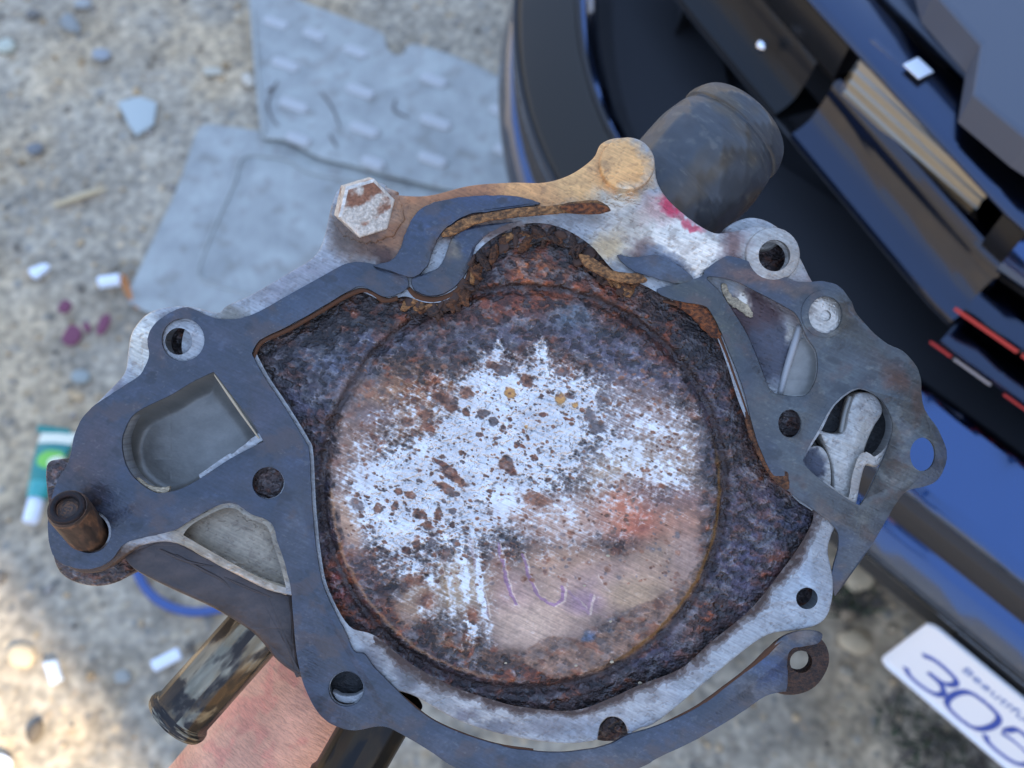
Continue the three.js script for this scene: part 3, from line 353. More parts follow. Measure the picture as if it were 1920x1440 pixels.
// aluminium casting -----------------------------------------------------
let castMaps;
{
  const [c, x] = cnv('rgb(158,172,198)'), [cm, m] = cnv('rgb(150,150,150)'), B = (...a) => blob(x, ...a), M = (cx, cy, rx, ry, v, rot = 0) => blob(m, cx, cy, rx, ry, [v, v, v], 1, rot, 0.6);
  // top: tan stained paint, white, dark grime round the bolt
  B(880, 360, 190, 60, [160, 116, 88], 1, -0.1, 0.6); B(1030, 340, 130, 60, [208, 162, 116], 1, -0.2, 0.6); B(1120, 320, 120, 80, [214, 176, 130], 1, 0, 0.7); B(1150, 370, 60, 30, [204, 208, 214], 0.9); B(1200, 420, 110, 60, [188, 186, 190], 1); B(1290, 460, 90, 60, [214, 216, 226], 1, 0.5, 0.6); B(1240, 390, 50, 40, [206, 176, 186], 0.8); B(1260, 385, 36, 20, [184, 44, 84], 0.85, 0.7); B(1300, 420, 40, 12, [180, 60, 92], 0.8, 0.5); B(1140, 460, 50, 40, [186, 170, 146], 0.9); B(1200, 470, 36, 26, [112, 92, 92], 0.9, -0.6); B(1290, 520, 60, 10, [96, 70, 66], 0.9, 0.7); B(1250, 495, 70, 26, [104, 118, 150], 1, 0.5); B(1380, 460, 40, 40, [120, 98, 104], 0.9);
  B(690, 450, 90, 60, [104, 86, 80], 1); B(740, 440, 50, 60, [138, 104, 82], 0.9); B(640, 430, 40, 60, [92, 88, 92], 0.9); B(780, 400, 60, 40, [146, 112, 88], 0.9); B(720, 480, 40, 24, [72, 54, 50], 0.9); B(900, 430, 160, 30, [92, 74, 70], 0.8);
  B(560, 530, 110, 50, [134, 142, 168], 0.9, -0.5); B(430, 590, 40, 20, [118, 122, 128], 0.9); B(260, 640, 40, 90, [210, 218, 230], 1); B(215, 740, 30, 30, [120, 128, 156], 0.9); B(100, 950, 80, 140, [70, 58, 54], 1, 0, 0.7); B(180, 1060, 130, 50, [76, 64, 58], 1, 0, 0.7);
  // right
  B(1450, 475, 70, 70, [164, 170, 184], 1, 0, 0.6); B(1520, 560, 60, 60, [116, 100, 104], 0.9); B(1420, 590, 70, 60, [74, 60, 70], 1, 0.6, 0.6); B(1450, 660, 60, 70, [70, 76, 100], 1, 0, 0.6); B(1395, 560, 20, 30, [214, 218, 228], 1, -0.6); B(1490, 625, 16, 30, [168, 172, 182], 0.9, 0.3); B(1550, 590, 50, 50, [186, 192, 206], 1, 0, 0.7); B(1700, 700, 40, 60, [122, 124, 134], 0.9);
  B(1600, 850, 90, 130, [170, 180, 198], 1, 0, 0.6); B(1530, 870, 36, 36, [66, 74, 100], 1, 0, 0.6);
  // lower rim: clean bright metal, inner edge shadow painted as a ragged margin, sooty patches to the left
  B(1400, 1200, 200, 200, [152, 170, 202], 0.9, 0, 0.8); B(1100, 1370, 160, 30, [140, 156, 188], 0.9); B(740, 1240, 90, 60, [150, 162, 186], 1, 0.6); B(760, 1270, 40, 26, [104, 112, 134], 0.9, 0.6); B(690, 1240, 30, 40, [110, 116, 136], 0.8); B(900, 1350, 120, 26, [164, 176, 200], 1, 0.2); B(930, 1370, 60, 16, [104, 112, 136], 0.8); B(870, 1345, 40, 14, [112, 118, 140], 0.8); B(1020, 1365, 60, 20, [122, 130, 152], 0.8);
  for (const [lw, al] of [[30, 0.35], [18, 0.5], [8, 0.8]]) { x.lineWidth = lw; x.strokeStyle = `rgba(58,46,46,${al})`; x.beginPath(); [[700, 1199], [765, 1250], [846, 1294], [917, 1318], [971, 1330], [1074, 1337], [1150, 1312], [1200, 1290], [1280, 1257], [1335, 1208], [1410, 1147], [1460, 1087], [1510, 1017], [1532, 962]].forEach(([a, b], i) => (i ? x.lineTo(a, b) : x.moveTo(a, b))); x.stroke(); }  // shadow along the inner edge of the rim, painted into the colour
  B(440, 1030, 140, 90, [150, 150, 150], 1, 0.4, 0.8); B(430, 1075, 110, 14, [206, 214, 230], 0.9, 0.42);
  const D = read(c);
  castMaps = mapsFrom((px, py, q, i, j) => {
    const w1 = fbm(px / 26, py / 26, 3) - 0.5, w2 = fbm(px / 26 + 70, py / 26, 3) - 0.5, w3 = vn(px / 5, py / 5) - 0.5, sx = i + 26 * w1 + 7 * w3, sy = j + 26 * w2 + 7 * (vn(px / 5 + 9, py / 5 + 40) - 0.5);
    let r = samp(D, sx, sy, 0), g = samp(D, sx, sy, 1), b = samp(D, sx, sy, 2);
    const [gx, gy] = grainX(px, py), br = fbm(gx / 26, gy / 2.2, 3), n = fbm(px / 30, py / 24 + 50, 4), fine = fbm(px / 4.4, py / 3.6, 3), drk = sst(0.60, 0.74, fbm(px / 22 + 90, py / 17, 4)), pit = sst(0.68, 0.74, fbm(px / 7 + 400, py / 5, 2));
    const f = 0.80 + 0.26 * n + 0.24 * (br - 0.5) + 0.14 * (fine - 0.5); r *= f; g *= f; b *= f; const k = 0.18 * drk + 0.12 * pit; r = mixn(r, 64, k); g = mixn(g, 54, k); b = mixn(b, 54, k);
    const s = sst(120, 200, g) * (1 - sst(20, 60, Math.abs(r - b)));
    q[0] = r; q[1] = g; q[2] = b; q[3] = 0.75 * s * (1 - k); q[4] = 0.66 - 0.32 * s + 0.2 * (n - 0.5); q[5] = 0.5 + 0.3 * (n - 0.5) + 0.3 * (fine - 0.5) - 0.3 * pit;
  });
}
// ------------------------------------------------------------------ water pump geometry (outlines in the plane of the flange, depths in millimetres behind it)
const Z0 = 0.37, S0 = Z0 / F;
const pump = thing('water_pump', 'corroded engine water pump with rusted steel back plate and torn gasket', 'engine part');
pump.position.copy(V(960, 720, Z0)); pump.quaternion.copy(camQ);
const K = (Z) => (Z0 - Z / 1000) / F;                               // metres for one outline unit at depth Z (mm, negative is behind)
const PP = (px, py, Z) => new THREE.Vector3((px - 960) * K(Z), (720 - py) * K(Z), Z / 1000);
function smoothLoop(pts, sub = 5) {                                 // closed Catmull-Rom; a third entry marks a sharp corner
  const n = pts.length, o = [];
  for (let i = 0; i < n; i++) {
    const p0 = pts[(i + n - 1) % n], p1 = pts[i], p2 = pts[(i + 1) % n], p3 = pts[(i + 2) % n], k1 = p1[2] ? 0 : 0.5, k2 = p2[2] ? 0 : 0.5;
    for (let t = 0; t < sub; t++) { const u = t / sub, u2 = u * u, u3 = u2 * u; o.push([0, 1].map((c) => (2 * u3 - 3 * u2 + 1) * p1[c] + (u3 - 2 * u2 + u) * k1 * (p2[c] - p0[c]) + (3 * u2 - 2 * u3) * p2[c] + (u3 - u2) * k2 * (p3[c] - p1[c]))); }
  }
  return o;
}
const jag = (pts, a = 1.2) => pts.map(([x, y]) => [x + a * 2 * (fbm(x / 5, y / 5, 2) - 0.5), y + a * 2 * (fbm(x / 5 + 50, y / 5, 2) - 0.5)]);
const circ = (x, y, rx, ry = rx, n = 28) => Array.from({ length: n }, (_, i) => [x + rx * Math.cos(i / n * 2 * Math.PI), y + ry * Math.sin(i / n * 2 * Math.PI)]);
function toShape(pts, k, C = THREE.Shape) { const s = new C(); pts.forEach(([x, y], i) => (i ? s.lineTo((x - 960) * k, (720 - y) * k) : s.moveTo((x - 960) * k, (720 - y) * k))); s.closePath(); return s; }
function planarUV(g) { const p = g.attributes.position, uv = new Float32Array(p.count * 2); for (let i = 0; i < p.count; i++) { uv[2 * i] = (p.getX(i) / S0 + 960 - TX0) / TW; uv[2 * i + 1] = 1 - (720 - p.getY(i) / S0 - TY0) / TH; } g.setAttribute('uv', new THREE.BufferAttribute(uv, 2)); return g; }
function slab(outline, holes, Z, thick, bev = 0.4, warp) {          // flat piece: front at Z, thickness behind it
  const k = K(Z), s = toShape(outline, k); for (const h of holes) s.holes.push(toShape(h, k, THREE.Path));
  const b = bev / 1000, g = new THREE.ExtrudeGeometry(s, { depth: thick / 1000 - 2 * b, bevelEnabled: true, bevelSize: b, bevelOffset: -b, bevelThickness: b, bevelSegments: bev > 0.9 ? 4 : 2, curveSegments: 4 });
  g.translate(0, 0, Z / 1000 - thick / 1000 + b);
  if (warp) { const p = g.attributes.position; for (let i = 0; i < p.count; i++) p.setZ(i, p.getZ(i) + warp(p.getX(i) / k + 960, 720 - p.getY(i) / k) / 1000); }
  return planarUV(toCreasedNormals(g.deleteAttribute('normal'), 0.7));
}
function bowl(outline, Z, depth, floorK = 0.55, rows = 12, tilt = [0, 0], pw = 0.7) {   // pocket: wall falling from an outline to a rounded floor
  const n = outline.length, cx = outline.reduce((a, p) => a + p[0], 0) / n, cy = outline.reduce((a, p) => a + p[1], 0) / n, pos = [], idx = [];
  for (let r = 0; r <= rows; r++) { const t = r / rows * Math.PI / 2, sc = floorK + (1 - floorK) * Math.pow(Math.cos(t), pw), z = Z - depth * Math.sin(t); for (const [x, y] of outline) { const q = PP(cx + (x - cx) * sc + tilt[0] * Math.sin(t), cy + (y - cy) * sc + tilt[1] * Math.sin(t), z); pos.push(q.x, q.y, q.z); } }
  const q = PP(cx + tilt[0], cy + tilt[1], Z - depth * 1.03); pos.push(q.x, q.y, q.z);
  for (let r = 0; r < rows; r++) for (let i = 0; i < n; i++) { const a = r * n + i, b = r * n + (i + 1) % n; idx.push(a, a + n, b, b, a + n, b + n); }
  for (let i = 0; i < n; i++) idx.push(rows * n + i, pos.length / 3 - 1, rows * n + (i + 1) % n);
  const g = new THREE.BufferGeometry(); g.setAttribute('position', new THREE.Float32BufferAttribute(pos, 3)); g.setIndex(idx); g.computeVertexNormals(); return planarUV(g);
}
const pp = (name, geo, m, parent = pump, label) => part(name, geo, m, parent, label);
const plateM = mat(0xffffff, 1, 1, { ...plateMaps, bumpScale: 0.0017 });
const gasketM = mat(0xffffff, 1, 1, { ...gasketMaps, bumpScale: 0.00035, ior: 1.6 });
const castM = mat(0xffffff, 1, 1, { ...castMaps, bumpScale: 0.0005 });
const innerM = mat(base(128, 140, 160), 0.42, 0.3), recessDarkM = mat(grey(0.035, 0.033, 0.032), 0.6), rustAndShadeM = mat(base(74, 54, 44), 0.75), edgeRust = mat(base(112, 78, 54), 0.9), tornM = mat(base(156, 120, 84), 0.85), orangeM = mat(base(132, 82, 48), 0.9), webM = mat(base(68, 62, 66), 0.45), limeM = mat(base(186, 186, 184), 0.8);
for (const [mm, sc, amp] of [[rustAndShadeM, 60, 0.6], [edgeRust, 50, 0.6], [tornM, 45, 0.62], [orangeM, 40, 0.7], [webM, 30, 0.3], [recessDarkM, 40, 0.4], [limeM, 60, 0.35], [innerM, 24, 0.14]]) {   // mottled versions: grain in the colour and a little relief
  const t = dataTex(128, 128, (i, j, o) => { const a = fbm(i / 128 * sc / 4, j / 128 * sc / 4, 4), b = vn(i / 2, j / 2), v = 255 * Math.max(0, Math.min(1, 1 - amp + amp * 1.6 * (a - 0.2) + 0.3 * amp * (b - 0.5))); o[0] = v; o[1] = v * 0.98; o[2] = v * 0.95; });
  t.repeat.set(mm === innerM || mm === webM ? 8 : 26, mm === innerM || mm === webM ? 8 : 26); mm.map = t; mm.bumpMap = t; mm.bumpScale = 0.0004;
}

// outlines ---------------------------------------------------------------
const dHole = smoothLoop([[400, 699, 1], [360, 718], [322, 741], [257, 774], [236, 805], [230, 834], [238, 872], [257, 899], [287, 920], [312, 922], [355, 908], [433, 858], [492, 828, 1], [470, 790], [430, 738]]);
const triHole = smoothLoop([[333, 1006, 1], [352, 980], [393, 956], [423, 945], [446, 948], [470, 965], [506, 982], [520, 1020], [535, 1065], [546, 1112, 1], [500, 1098], [420, 1056]]);
const plateHole = smoothLoop([[473, 664, 1], [487, 640], [539, 614], [601, 579], [650, 550], [680, 540], [720, 556], [760, 548], [800, 560], [835, 555], [862, 525], [880, 478], [920, 440], [985, 412], [1050, 418], [1110, 452], [1160, 505], [1215, 530], [1262, 556], [1310, 575], [1340, 605], [1370, 680], [1392, 750], [1420, 812], [1462, 880], [1496, 930], [1533, 962], [1510, 1020], [1460, 1090], [1410, 1150], [1335, 1212], [1280, 1260], [1200, 1292], [1150, 1315], [1074, 1340], [971, 1332], [917, 1318], [846, 1294], [765, 1250], [700, 1199], [650, 1180], [610, 1110], [595, 1045], [585, 945], [580, 852], [571, 825], [531, 760], [498, 711]]);
const winHole = smoothLoop([[1326, 520], [1350, 547], [1375, 584], [1400, 625], [1419, 669], [1437, 716], [1450, 736], [1481, 742], [1512, 740], [1531, 706], [1531, 662], [1512, 631], [1494, 591], [1466, 572], [1419, 547], [1372, 525]]);
const ovalHole = smoothLoop([[1535, 804], [1560, 760], [1594, 731], [1622, 728], [1653, 747], [1672, 781], [1675, 809], [1660, 855], [1640, 900], [1620, 940], [1605, 946], [1550, 910], [1508, 872], [1510, 848]]);
const castOval = smoothLoop([[1533, 804], [1558, 757], [1594, 727], [1622, 724], [1656, 744], [1678, 781], [1680, 812], [1664, 846], [1640, 864], [1620, 856], [1606, 890], [1594, 940], [1550, 914], [1504, 873], [1507, 846]]);
const gasketL = jag(smoothLoop([[758, 514], [732, 508], [707, 497], [675, 491], [642, 497], [580, 531], [539, 554], [485, 584], [452, 596], [417, 598], [390, 592], [352, 576], [317, 587], [289, 608], [276, 635], [279, 663], [272, 686], [258, 706], [227, 726], [200, 744], [172, 764], [150, 790], [138, 820], [128, 866], [108, 900], [92, 950], [89, 991], [95, 1032], [114, 1056], [149, 1067], [184, 1064], [211, 1048], [233, 1020], [271, 1008], [298, 1002], [333, 992], [352, 979], [393, 955], [423, 944], [446, 947], [470, 964], [508, 981], [521, 1020], [536, 1065], [546, 1115], [555, 1220], [570, 1285], [595, 1335], [625, 1360], [665, 1370], [710, 1362], [740, 1370], [800, 1405], [860, 1443], [950, 1470], [1040, 1474], [1120, 1462], [1200, 1440], [1235, 1421], [1310, 1385], [1385, 1340], [1435, 1306], [1474, 1297, 1], [1478, 1272], [1476, 1240], [1484, 1218], [1508, 1212], [1535, 1206], [1542, 1188], [1512, 1182], [1472, 1192], [1440, 1222], [1410, 1250], [1310, 1325], [1235, 1360], [1175, 1379], [1133, 1399], [1052, 1411], [971, 1405], [936, 1397], [873, 1378], [808, 1348], [757, 1307], [718, 1268], [700, 1250], [684, 1227], [664, 1221], [645, 1180], [610, 1110], [595, 1045], [585, 945], [580, 852], [571, 825], [531, 760], [498, 711], [472, 664, 1], [487, 638], [539, 612], [601, 577], [650, 548], [680, 537], [720, 557], [752, 548], [766, 534]], 4), 0.8);
const gasketR = jag(smoothLoop([[1319, 510, 1], [1356, 482], [1387, 484], [1450, 509], [1497, 528], [1544, 527], [1575, 538], [1597, 566], [1608, 590], [1653, 637], [1694, 659], [1719, 687], [1728, 716], [1729, 747], [1738, 774], [1760, 806], [1775, 844], [1773, 872], [1757, 902], [1728, 914], [1700, 921], [1680, 945], [1660, 980], [1625, 1040], [1572, 1122, 1], [1562, 1085], [1572, 1030], [1568, 992], [1530, 960], [1490, 930], [1452, 896], [1420, 828], [1395, 735], [1381, 694], [1353, 625], [1334, 588], [1319, 573], [1278, 566], [1241, 554], [1234, 541], [1278, 531], [1316, 517]], 4), 0.8);
const casting = smoothLoop([[231, 700], [238, 660], [246, 622], [272, 590], [305, 577], [352, 574], [405, 586], [425, 572], [470, 552], [545, 508], [590, 478], [608, 440], [618, 395], [636, 352], [680, 345], [730, 362], [800, 366], [880, 347], [960, 341], [1020, 341], [1070, 326], [1112, 296], [1128, 268], [1160, 257], [1200, 264], [1226, 296], [1234, 342], [1264, 384], [1330, 432], [1372, 434], [1420, 424], [1470, 440], [1500, 480], [1530, 534], [1570, 545], [1594, 580], [1606, 612], [1650, 645], [1690, 670], [1716, 704], [1722, 740], [1708, 782], [1690, 812], [1668, 854], [1644, 876], [1626, 872], [1616, 900], [1606, 948], [1586, 975], [1566, 992], [1554, 1032], [1563, 1082], [1561, 1130], [1544, 1166], [1500, 1183], [1440, 1192], [1370, 1242], [1240, 1350], [1200, 1368], [1179, 1380, 1], [1174, 1362], [1160, 1348], [1140, 1347], [1126, 1362], [1121, 1389, 1], [1060, 1396], [960, 1383], [860, 1353], [770, 1304], [720, 1300], [690, 1330], [640, 1345], [596, 1310], [575, 1240], [560, 1150], [556, 1122], [500, 1107], [415, 1065], [330, 1020], [270, 1022], [235, 1042], [190, 1072], [140, 1072], [100, 1036], [94, 990], [100, 940], [138, 860], [150, 790], [190, 745]]);
const ring = (x, y, r, n = 28) => circ(x, y, r, r, n);

// casting body -----------------------------------------------------------
const grow = (pts, a) => { const n = pts.length, cx = pts.reduce((s, p) => s + p[0], 0) / n, cy = pts.reduce((s, p) => s + p[1], 0) / n; return pts.map(([x, y]) => [cx + (x - cx) * a, cy + (y - cy) * a]); };
const boltHoles = [ring(335, 640, 33), ring(1452, 480, 38), ring(1513, 1122, 28), ring(650, 1290, 39), ring(168, 998, 44), ring(503, 905, 37), circ(1481, 794, 30, 34), ring(1548, 592, 18)];
const plateRim = plateHole;
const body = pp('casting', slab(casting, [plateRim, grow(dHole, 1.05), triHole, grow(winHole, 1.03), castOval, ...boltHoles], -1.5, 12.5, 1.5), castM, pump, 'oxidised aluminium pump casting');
const inset = (pts, a) => { const n = pts.length, cx = 960, cy = 800; return pts.map(([x, y]) => [cx + (x - cx) * a, cy + (y - cy) * a]); };
pp('back_wall', slab(inset(casting, 0.97), [grow(dHole, 1.05), ring(335, 640, 27)], -13.6, 5, 1), castM, body);
pp('outlet_port', bowl(grow(dHole, 1.03), -1.35, 22, 0.6, 16, [10, 12], 0.55), innerM, body, 'smooth grey D-shaped port');
pp('pocket', slab(triHole, [], -7.5, 2, 0.4, (x, y) => 0.5 * (fbm(x / 18, y / 14, 3) - 0.5)), castM, body, 'pale rough triangular pocket');
pp('pocket_lip', tube([[336, 1010], [380, 1036], [430, 1061], [490, 1090], [540, 1108]].map(([x, y]) => PP(x, y, -4.4)), [0.0008, 0.0013, 0.0012, 0.0013, 0.0017]), limeM, body);
pp('port_lip', slab(jag(smoothLoop([[434, 852, 1], [484, 812, 1], [492, 826], [440, 864]], 6), 2), [], -1.2, 2, 0.4), castM, body);
pp('port_lip', slab(jag(smoothLoop([[372, 890, 1], [430, 850, 1], [434, 860], [384, 900]], 6), 2), [], -1.4, 2, 0.4), castM, body);
pp('port_lip', slab(jag(smoothLoop([[255, 896, 1], [272, 908], [300, 914], [318, 912], [312, 924], [286, 922]], 6), 1), [], -1.2, 2, 0.4), limeM, body);
pp('port_lip', tube([[402, 702], [430, 742], [456, 780], [486, 822]].map(([x, y]) => PP(x, y, -0.9)), [0.0003, 0.0006, 0.0005, 0.0003], 8), limeM, body);
// small window at the right: dark web with a bright ridge beside a smooth port
pp('window_web', slab(winHole, [], -5.5, 3, 0.4), castM, body);
pp('window_port', bowl(smoothLoop([[1464, 736], [1476, 690], [1494, 645], [1514, 634], [1530, 662], [1530, 706], [1512, 740]]), -5.2, 0.2, 0.9, 3), innerM, body, 'smooth grey port');
pp('ridge', tube([PP(1463, 738, -5.2), PP(1474, 695, -4.6), PP(1488, 650, -4.3), PP(1500, 612, -4.8)], [0.0011, 0.0013, 0.0014, 0.0012]), castM, body);
// oval window: curved rib between two dark cavities, open at its lower end
pp('cavity_wall', slab(smoothLoop([[1525, 806, 1], [1545, 770], [1585, 735], [1612, 728], [1640, 732], [1672, 770], [1682, 812], [1664, 858], [1634, 872], [1604, 872], [1540, 845]]), [], -12.6, 1, 0.3), recessDarkM, body);  // dark sheet before the pale floor; shade of the recess put into its colour
pp('rib', slab(smoothLoop([[1534, 806, 1], [1580, 812], [1592, 770], [1606, 738], [1640, 740], [1656, 770], [1640, 800], [1626, 832], [1616, 872], [1602, 950], [1566, 930], [1560, 870]]), [], -4, 10, 1.2), castM, body, 'pale curved rib');
pp('rib', tube([PP(1577, 812, -6), PP(1584, 775, -6), PP(1594, 742, -6)], [0.0011, 0.001, 0.0011], 10), innerM, body);
pp('rib_pocket', slab(smoothLoop([[1506, 872], [1514, 842], [1540, 838], [1556, 866], [1556, 916], [1530, 902]]), [], -5, 4, 0.4), castM, body);
// bolt hole floors and collars
for (const [x, y, r, Z, m] of [[335, 640, 34, -12.5, plateM], [503, 905, 38, -5, plateM], [1481, 794, 35, -8, plateM], [1513, 1122, 29, -13, plateM], [1452, 480, 39, -13, plateM], [650, 1290, 40, -10, recessDarkM]]) pp('bolt_hole', slab(ring(x, y, r), [], Z, 1.5, 0.3), m, body);
pp('bolt_hole', slab(smoothLoop([[345, 668], [340, 640], [352, 606], [376, 612], [386, 640], [374, 666]]), [], -4.5, 3, 0.6), castM, body);
pp('bolt_hole', slab(smoothLoop([[624, 1296], [640, 1304], [664, 1304], [682, 1296], [680, 1312], [656, 1320], [632, 1314]]), [], -3, 4, 0.8), castM, body);
pp('bolt_hole', slab(ring(1549, 590, 36), [], -2.6, 3, 0.5), castM, body, 'blind hole showing pale metal');
pp('collar', slab(ring(1450, 477, 52), [ring(1452, 479, 38)], 0.2, 7, 1.6), castM, body);
pp('boss', slab(circ(1177, 306, 52, 50), [], 3.2, 9, 1.3), castM, body, 'tan stained round boss');
pp('boss', slab(jag(circ(690, 398, 70, 60, 60), 6), [], -0.2, 8, 2.6), castM, body);
pp('lower_boss', slab(smoothLoop([[92, 1000], [110, 960], [170, 960], [230, 1000], [246, 1050], [236, 1082], [190, 1100], [140, 1094], [104, 1066]]), [], -9, 22, 2.2), plateM, body);
pp('tab', slab(smoothLoop([[86, 874], [106, 862], [130, 868], [150, 900], [150, 960], [100, 968], [88, 930]]), [], -1.8, 7, 1), plateM, body, 'rusty tab');
pp('ear', slab(smoothLoop([[1430, 1260], [1450, 1215], [1490, 1190], [1530, 1192], [1552, 1215], [1554, 1250], [1530, 1288], [1490, 1304], [1450, 1296]]), [ring(1502, 1241, 26)], -4.5, 5, 1), rustAndShadeM, body, 'casting ear with its shade put into a dark brown colour and a through hole');  // this ear lies in shadow; the darkness is put into its colour
pp('ear', slab(smoothLoop([[1360, 430], [1400, 408], [1440, 414], [1470, 440], [1440, 470], [1380, 460]]), [], -10, 8, 1.5), castM, body);
// half-round notch in the lower rim
pp('notch', slab(smoothLoop([[1122, 1388], [1124, 1366], [1140, 1348], [1158, 1346], [1176, 1360], [1182, 1386]]), [], -10.5, 2, 0.2), plateM, body);
// web under the pocket
pp('web', slab(smoothLoop([[226, 1040, 1], [262, 1014], [298, 1006], [334, 1004], [380, 1034], [440, 1066], [500, 1096], [546, 1110], [556, 1220], [564, 1272, 1], [520, 1240], [470, 1186], [400, 1142], [310, 1100], [250, 1068]]), [], -5.5, 9, 1.6, (x, y) => 1.2 * Math.sin((y - 0.42 * x) / 9 + 2 * fbm(x / 60, y / 60, 2)) * 0.35), webM, body, 'dark smooth web of the casting');
for (const pts of [[[330, 1040], [380, 1068], [420, 1090], [445, 1120]], [[300, 1030], [350, 1052], [400, 1062]], [[420, 1082], [470, 1104], [510, 1120]]]) pp('casting_seam', tube(pts.map(([x, y]) => PP(x, y, -5.6)), [0.0003, 0.0006, 0.0005, 0.0002], 8), webM, body);
// rear hub that the hand grips
{ const g = new THREE.LatheGeometry([[0, -0.100], [0.016, -0.100], [0.018, -0.098], [0.018, -0.088], [0.022, -0.086], [0.022, -0.020], [0.034, -0.017], [0.034, -0.012]].map(([r, z]) => new THREE.Vector2(r, z)), 40); g.rotateX(Math.PI / 2); const c = PP(982, 905, -30); g.translate(c.x, c.y, 0); pp('hub', smoothGeo(g, 0.5), castM, body); }

// steel back plate ---------------------------------------------------------
const big = plateHole.map(([x, y]) => [980 + (x - 980) * 1.006, 920 + (y - 920) * 1.006]);
const plate = pp('back_plate', slab(big, [ring(982, 917, 396, 96)], -5, 1.4, 0.2), plateM, pump, 'rusted steel back plate with a bright worn centre');
{
  const k = K(-5), prof = [[0, -4.5], [60, -4.45], [120, -4.5], [180, -4.4], [240, -4.45], [300, -4.3], [345, -4.2], [354, -4.2], [362, -4.6], [368, -5.8], [375, -7.0], [382, -6.8], [388, -5.6], [395, -4.95], [404, -5.3]].reverse();
  const g = new THREE.LatheGeometry(new THREE.SplineCurve(prof.map(([r, z]) => new THREE.Vector2(r * k, z / 1000))).getPoints(70), 120); g.rotateX(Math.PI / 2); const c = PP(982, 917, -5);
  const p = g.attributes.position; for (let i = 0; i < p.count; i++) { const x = p.getX(i) + c.x, y = p.getY(i) + c.y; p.setXYZ(i, x, y, p.getZ(i) + 0.0006 * (fbm(x * 60 + 9, y * 60 + 5, 3) - 0.5)); }
  g.computeVertexNormals(); pp('pressed_disc', planarUV(g), plateM, plate);
}
// thick scale flaking off along the top of the plate
const scaleM = [rustAndShadeM, mat(base(60, 44, 38), 0.8), edgeRust, tornM];
const scalePath = new THREE.CatmullRomCurve3([[772, 548], [808, 562], [846, 552], [872, 522], [888, 484], [930, 446], [985, 424], [1040, 430], [1090, 460], [1130, 500], [1180, 526]].map(([x, y]) => new THREE.Vector3(x, y, 0)));
for (let i = 0; i < 110; i++) { const t = rnd(), q = scalePath.getPoint(t), g = pebbleGeo(i * 1.7, 0.55, 0.75, 2), s = 0.0010 + 0.0019 * rnd(), sp = 5 + 26 * rnd() * (t > 0.35 ? 1 : 0.4); const c = PP(q.x + sp * (rnd() - 0.5), q.y + 12 + sp * (rnd() - 0.35), -3.4 + 1.4 * (rnd() - 0.5)); g.scale(s * (1 + rnd()), s, s * (0.7 + 0.6 * rnd())); g.rotateX(rnd() * 2); g.rotateZ(rnd() * 6); g.translate(c.x, c.y, c.z); pp('rust_flake', planarUV(g), scaleM[Math.floor(rnd() * 3.4)], plate); }

// gaskets ---------------------------------------------------------------------
const gl = pp('gasket', slab(gasketL, [dHole.map(([x, y]) => [361 + (x - 361) * 1.012, 822 + (y - 822) * 1.012]), ring(343, 637, 40), ring(168, 997, 40), ring(503, 906, 30), ring(649, 1292, 33)], 0, 1.3, 0.25), gasketM, pump, 'dark blue grey gasket sheet hanging loose along the bottom');
const gr = pp('gasket', slab(gasketR, [winHole, ovalHole, circ(1730, 852, 25, 33), circ(1481, 794, 23, 28), circ(1548, 590, 33, 36)], 0, 1.3, 0.25, (x, y) => (y > 960 ? -3.5 * ((y - 960) / 160) ** 2 : 0)), gasketM, pump, 'grey green gasket sheet with bolt holes');
pp('washer_mark', slab(ring(1547, 588, 45), [circ(1548, 590, 33, 36)], 0.5, 0.6, 0.2), gasketM, gr);
// brown inner edges of the sheets
pp('rusty_edge', tube([[474, 668], [488, 640], [539, 615], [601, 580], [650, 551], [680, 541], [700, 548], [722, 560], [745, 556]].map(([x, y]) => PP(x + 1, y + 3, -1.6)), [0.0007, 0.0010, 0.0009, 0.0010, 0.0010, 0.0012, 0.0008], 8), edgeRust, gl);
pp('rusty_edge', tube([[1245, 560], [1290, 572], [1322, 580], [1338, 602], [1360, 650], [1380, 705], [1396, 750], [1412, 800]].map(([x, y]) => PP(x - 2, y + 4, -1.8)), [0.0005, 0.0008, 0.0008, 0.0006, 0.0005, 0.0004], 8), edgeRust, gr);
pp('rusty_edge', tube([[757, 1308], [808, 1349], [873, 1379], [936, 1398], [1000, 1407]].map(([x, y]) => PP(x, y - 1, -0.9)), [0.0004, 0.0006, 0.0005], 8), edgeRust, gl);
pp('rusty_edge', tube([[1240, 1359], [1310, 1324], [1360, 1288], [1410, 1249], [1446, 1216], [1475, 1193]].map(([x, y]) => PP(x, y, -0.9)), [0.0004, 0.0009, 0.0008, 0.0012, 0.0008], 8), edgeRust, gl);
// torn, lifted remnants at the top
const curl = (a) => (x, y) => a * Math.sin((x - 700) / 60) + 0.3 * (fbm(x / 14, y / 14, 2) - 0.5);
pp('gasket_remnant', slab(jag(smoothLoop([[700, 497], [730, 490], [748, 470], [760, 436], [778, 402], [806, 382], [850, 372], [900, 366], [960, 366], [1000, 374], [1012, 382], [980, 388], [920, 396], [880, 402], [850, 418], [826, 440], [812, 470], [800, 500], [776, 520], [740, 512]]), 1.5), [], 1.2, 2.2, 0.7, curl(0.7)), gasketM, pump, 'bent blue strip of torn gasket');
pp('gasket_remnant', slab(jag(smoothLoop([[772, 522], [800, 512], [824, 500], [838, 470], [848, 446], [872, 428], [920, 418], [970, 408], [1000, 404], [960, 420], [920, 436], [894, 460], [884, 486], [872, 516], [846, 544], [812, 556], [778, 546]]), 1.5), [], -0.6, 2.6, 0.9, curl(1.0)), gasketM, pump, 'second torn strip under the first');
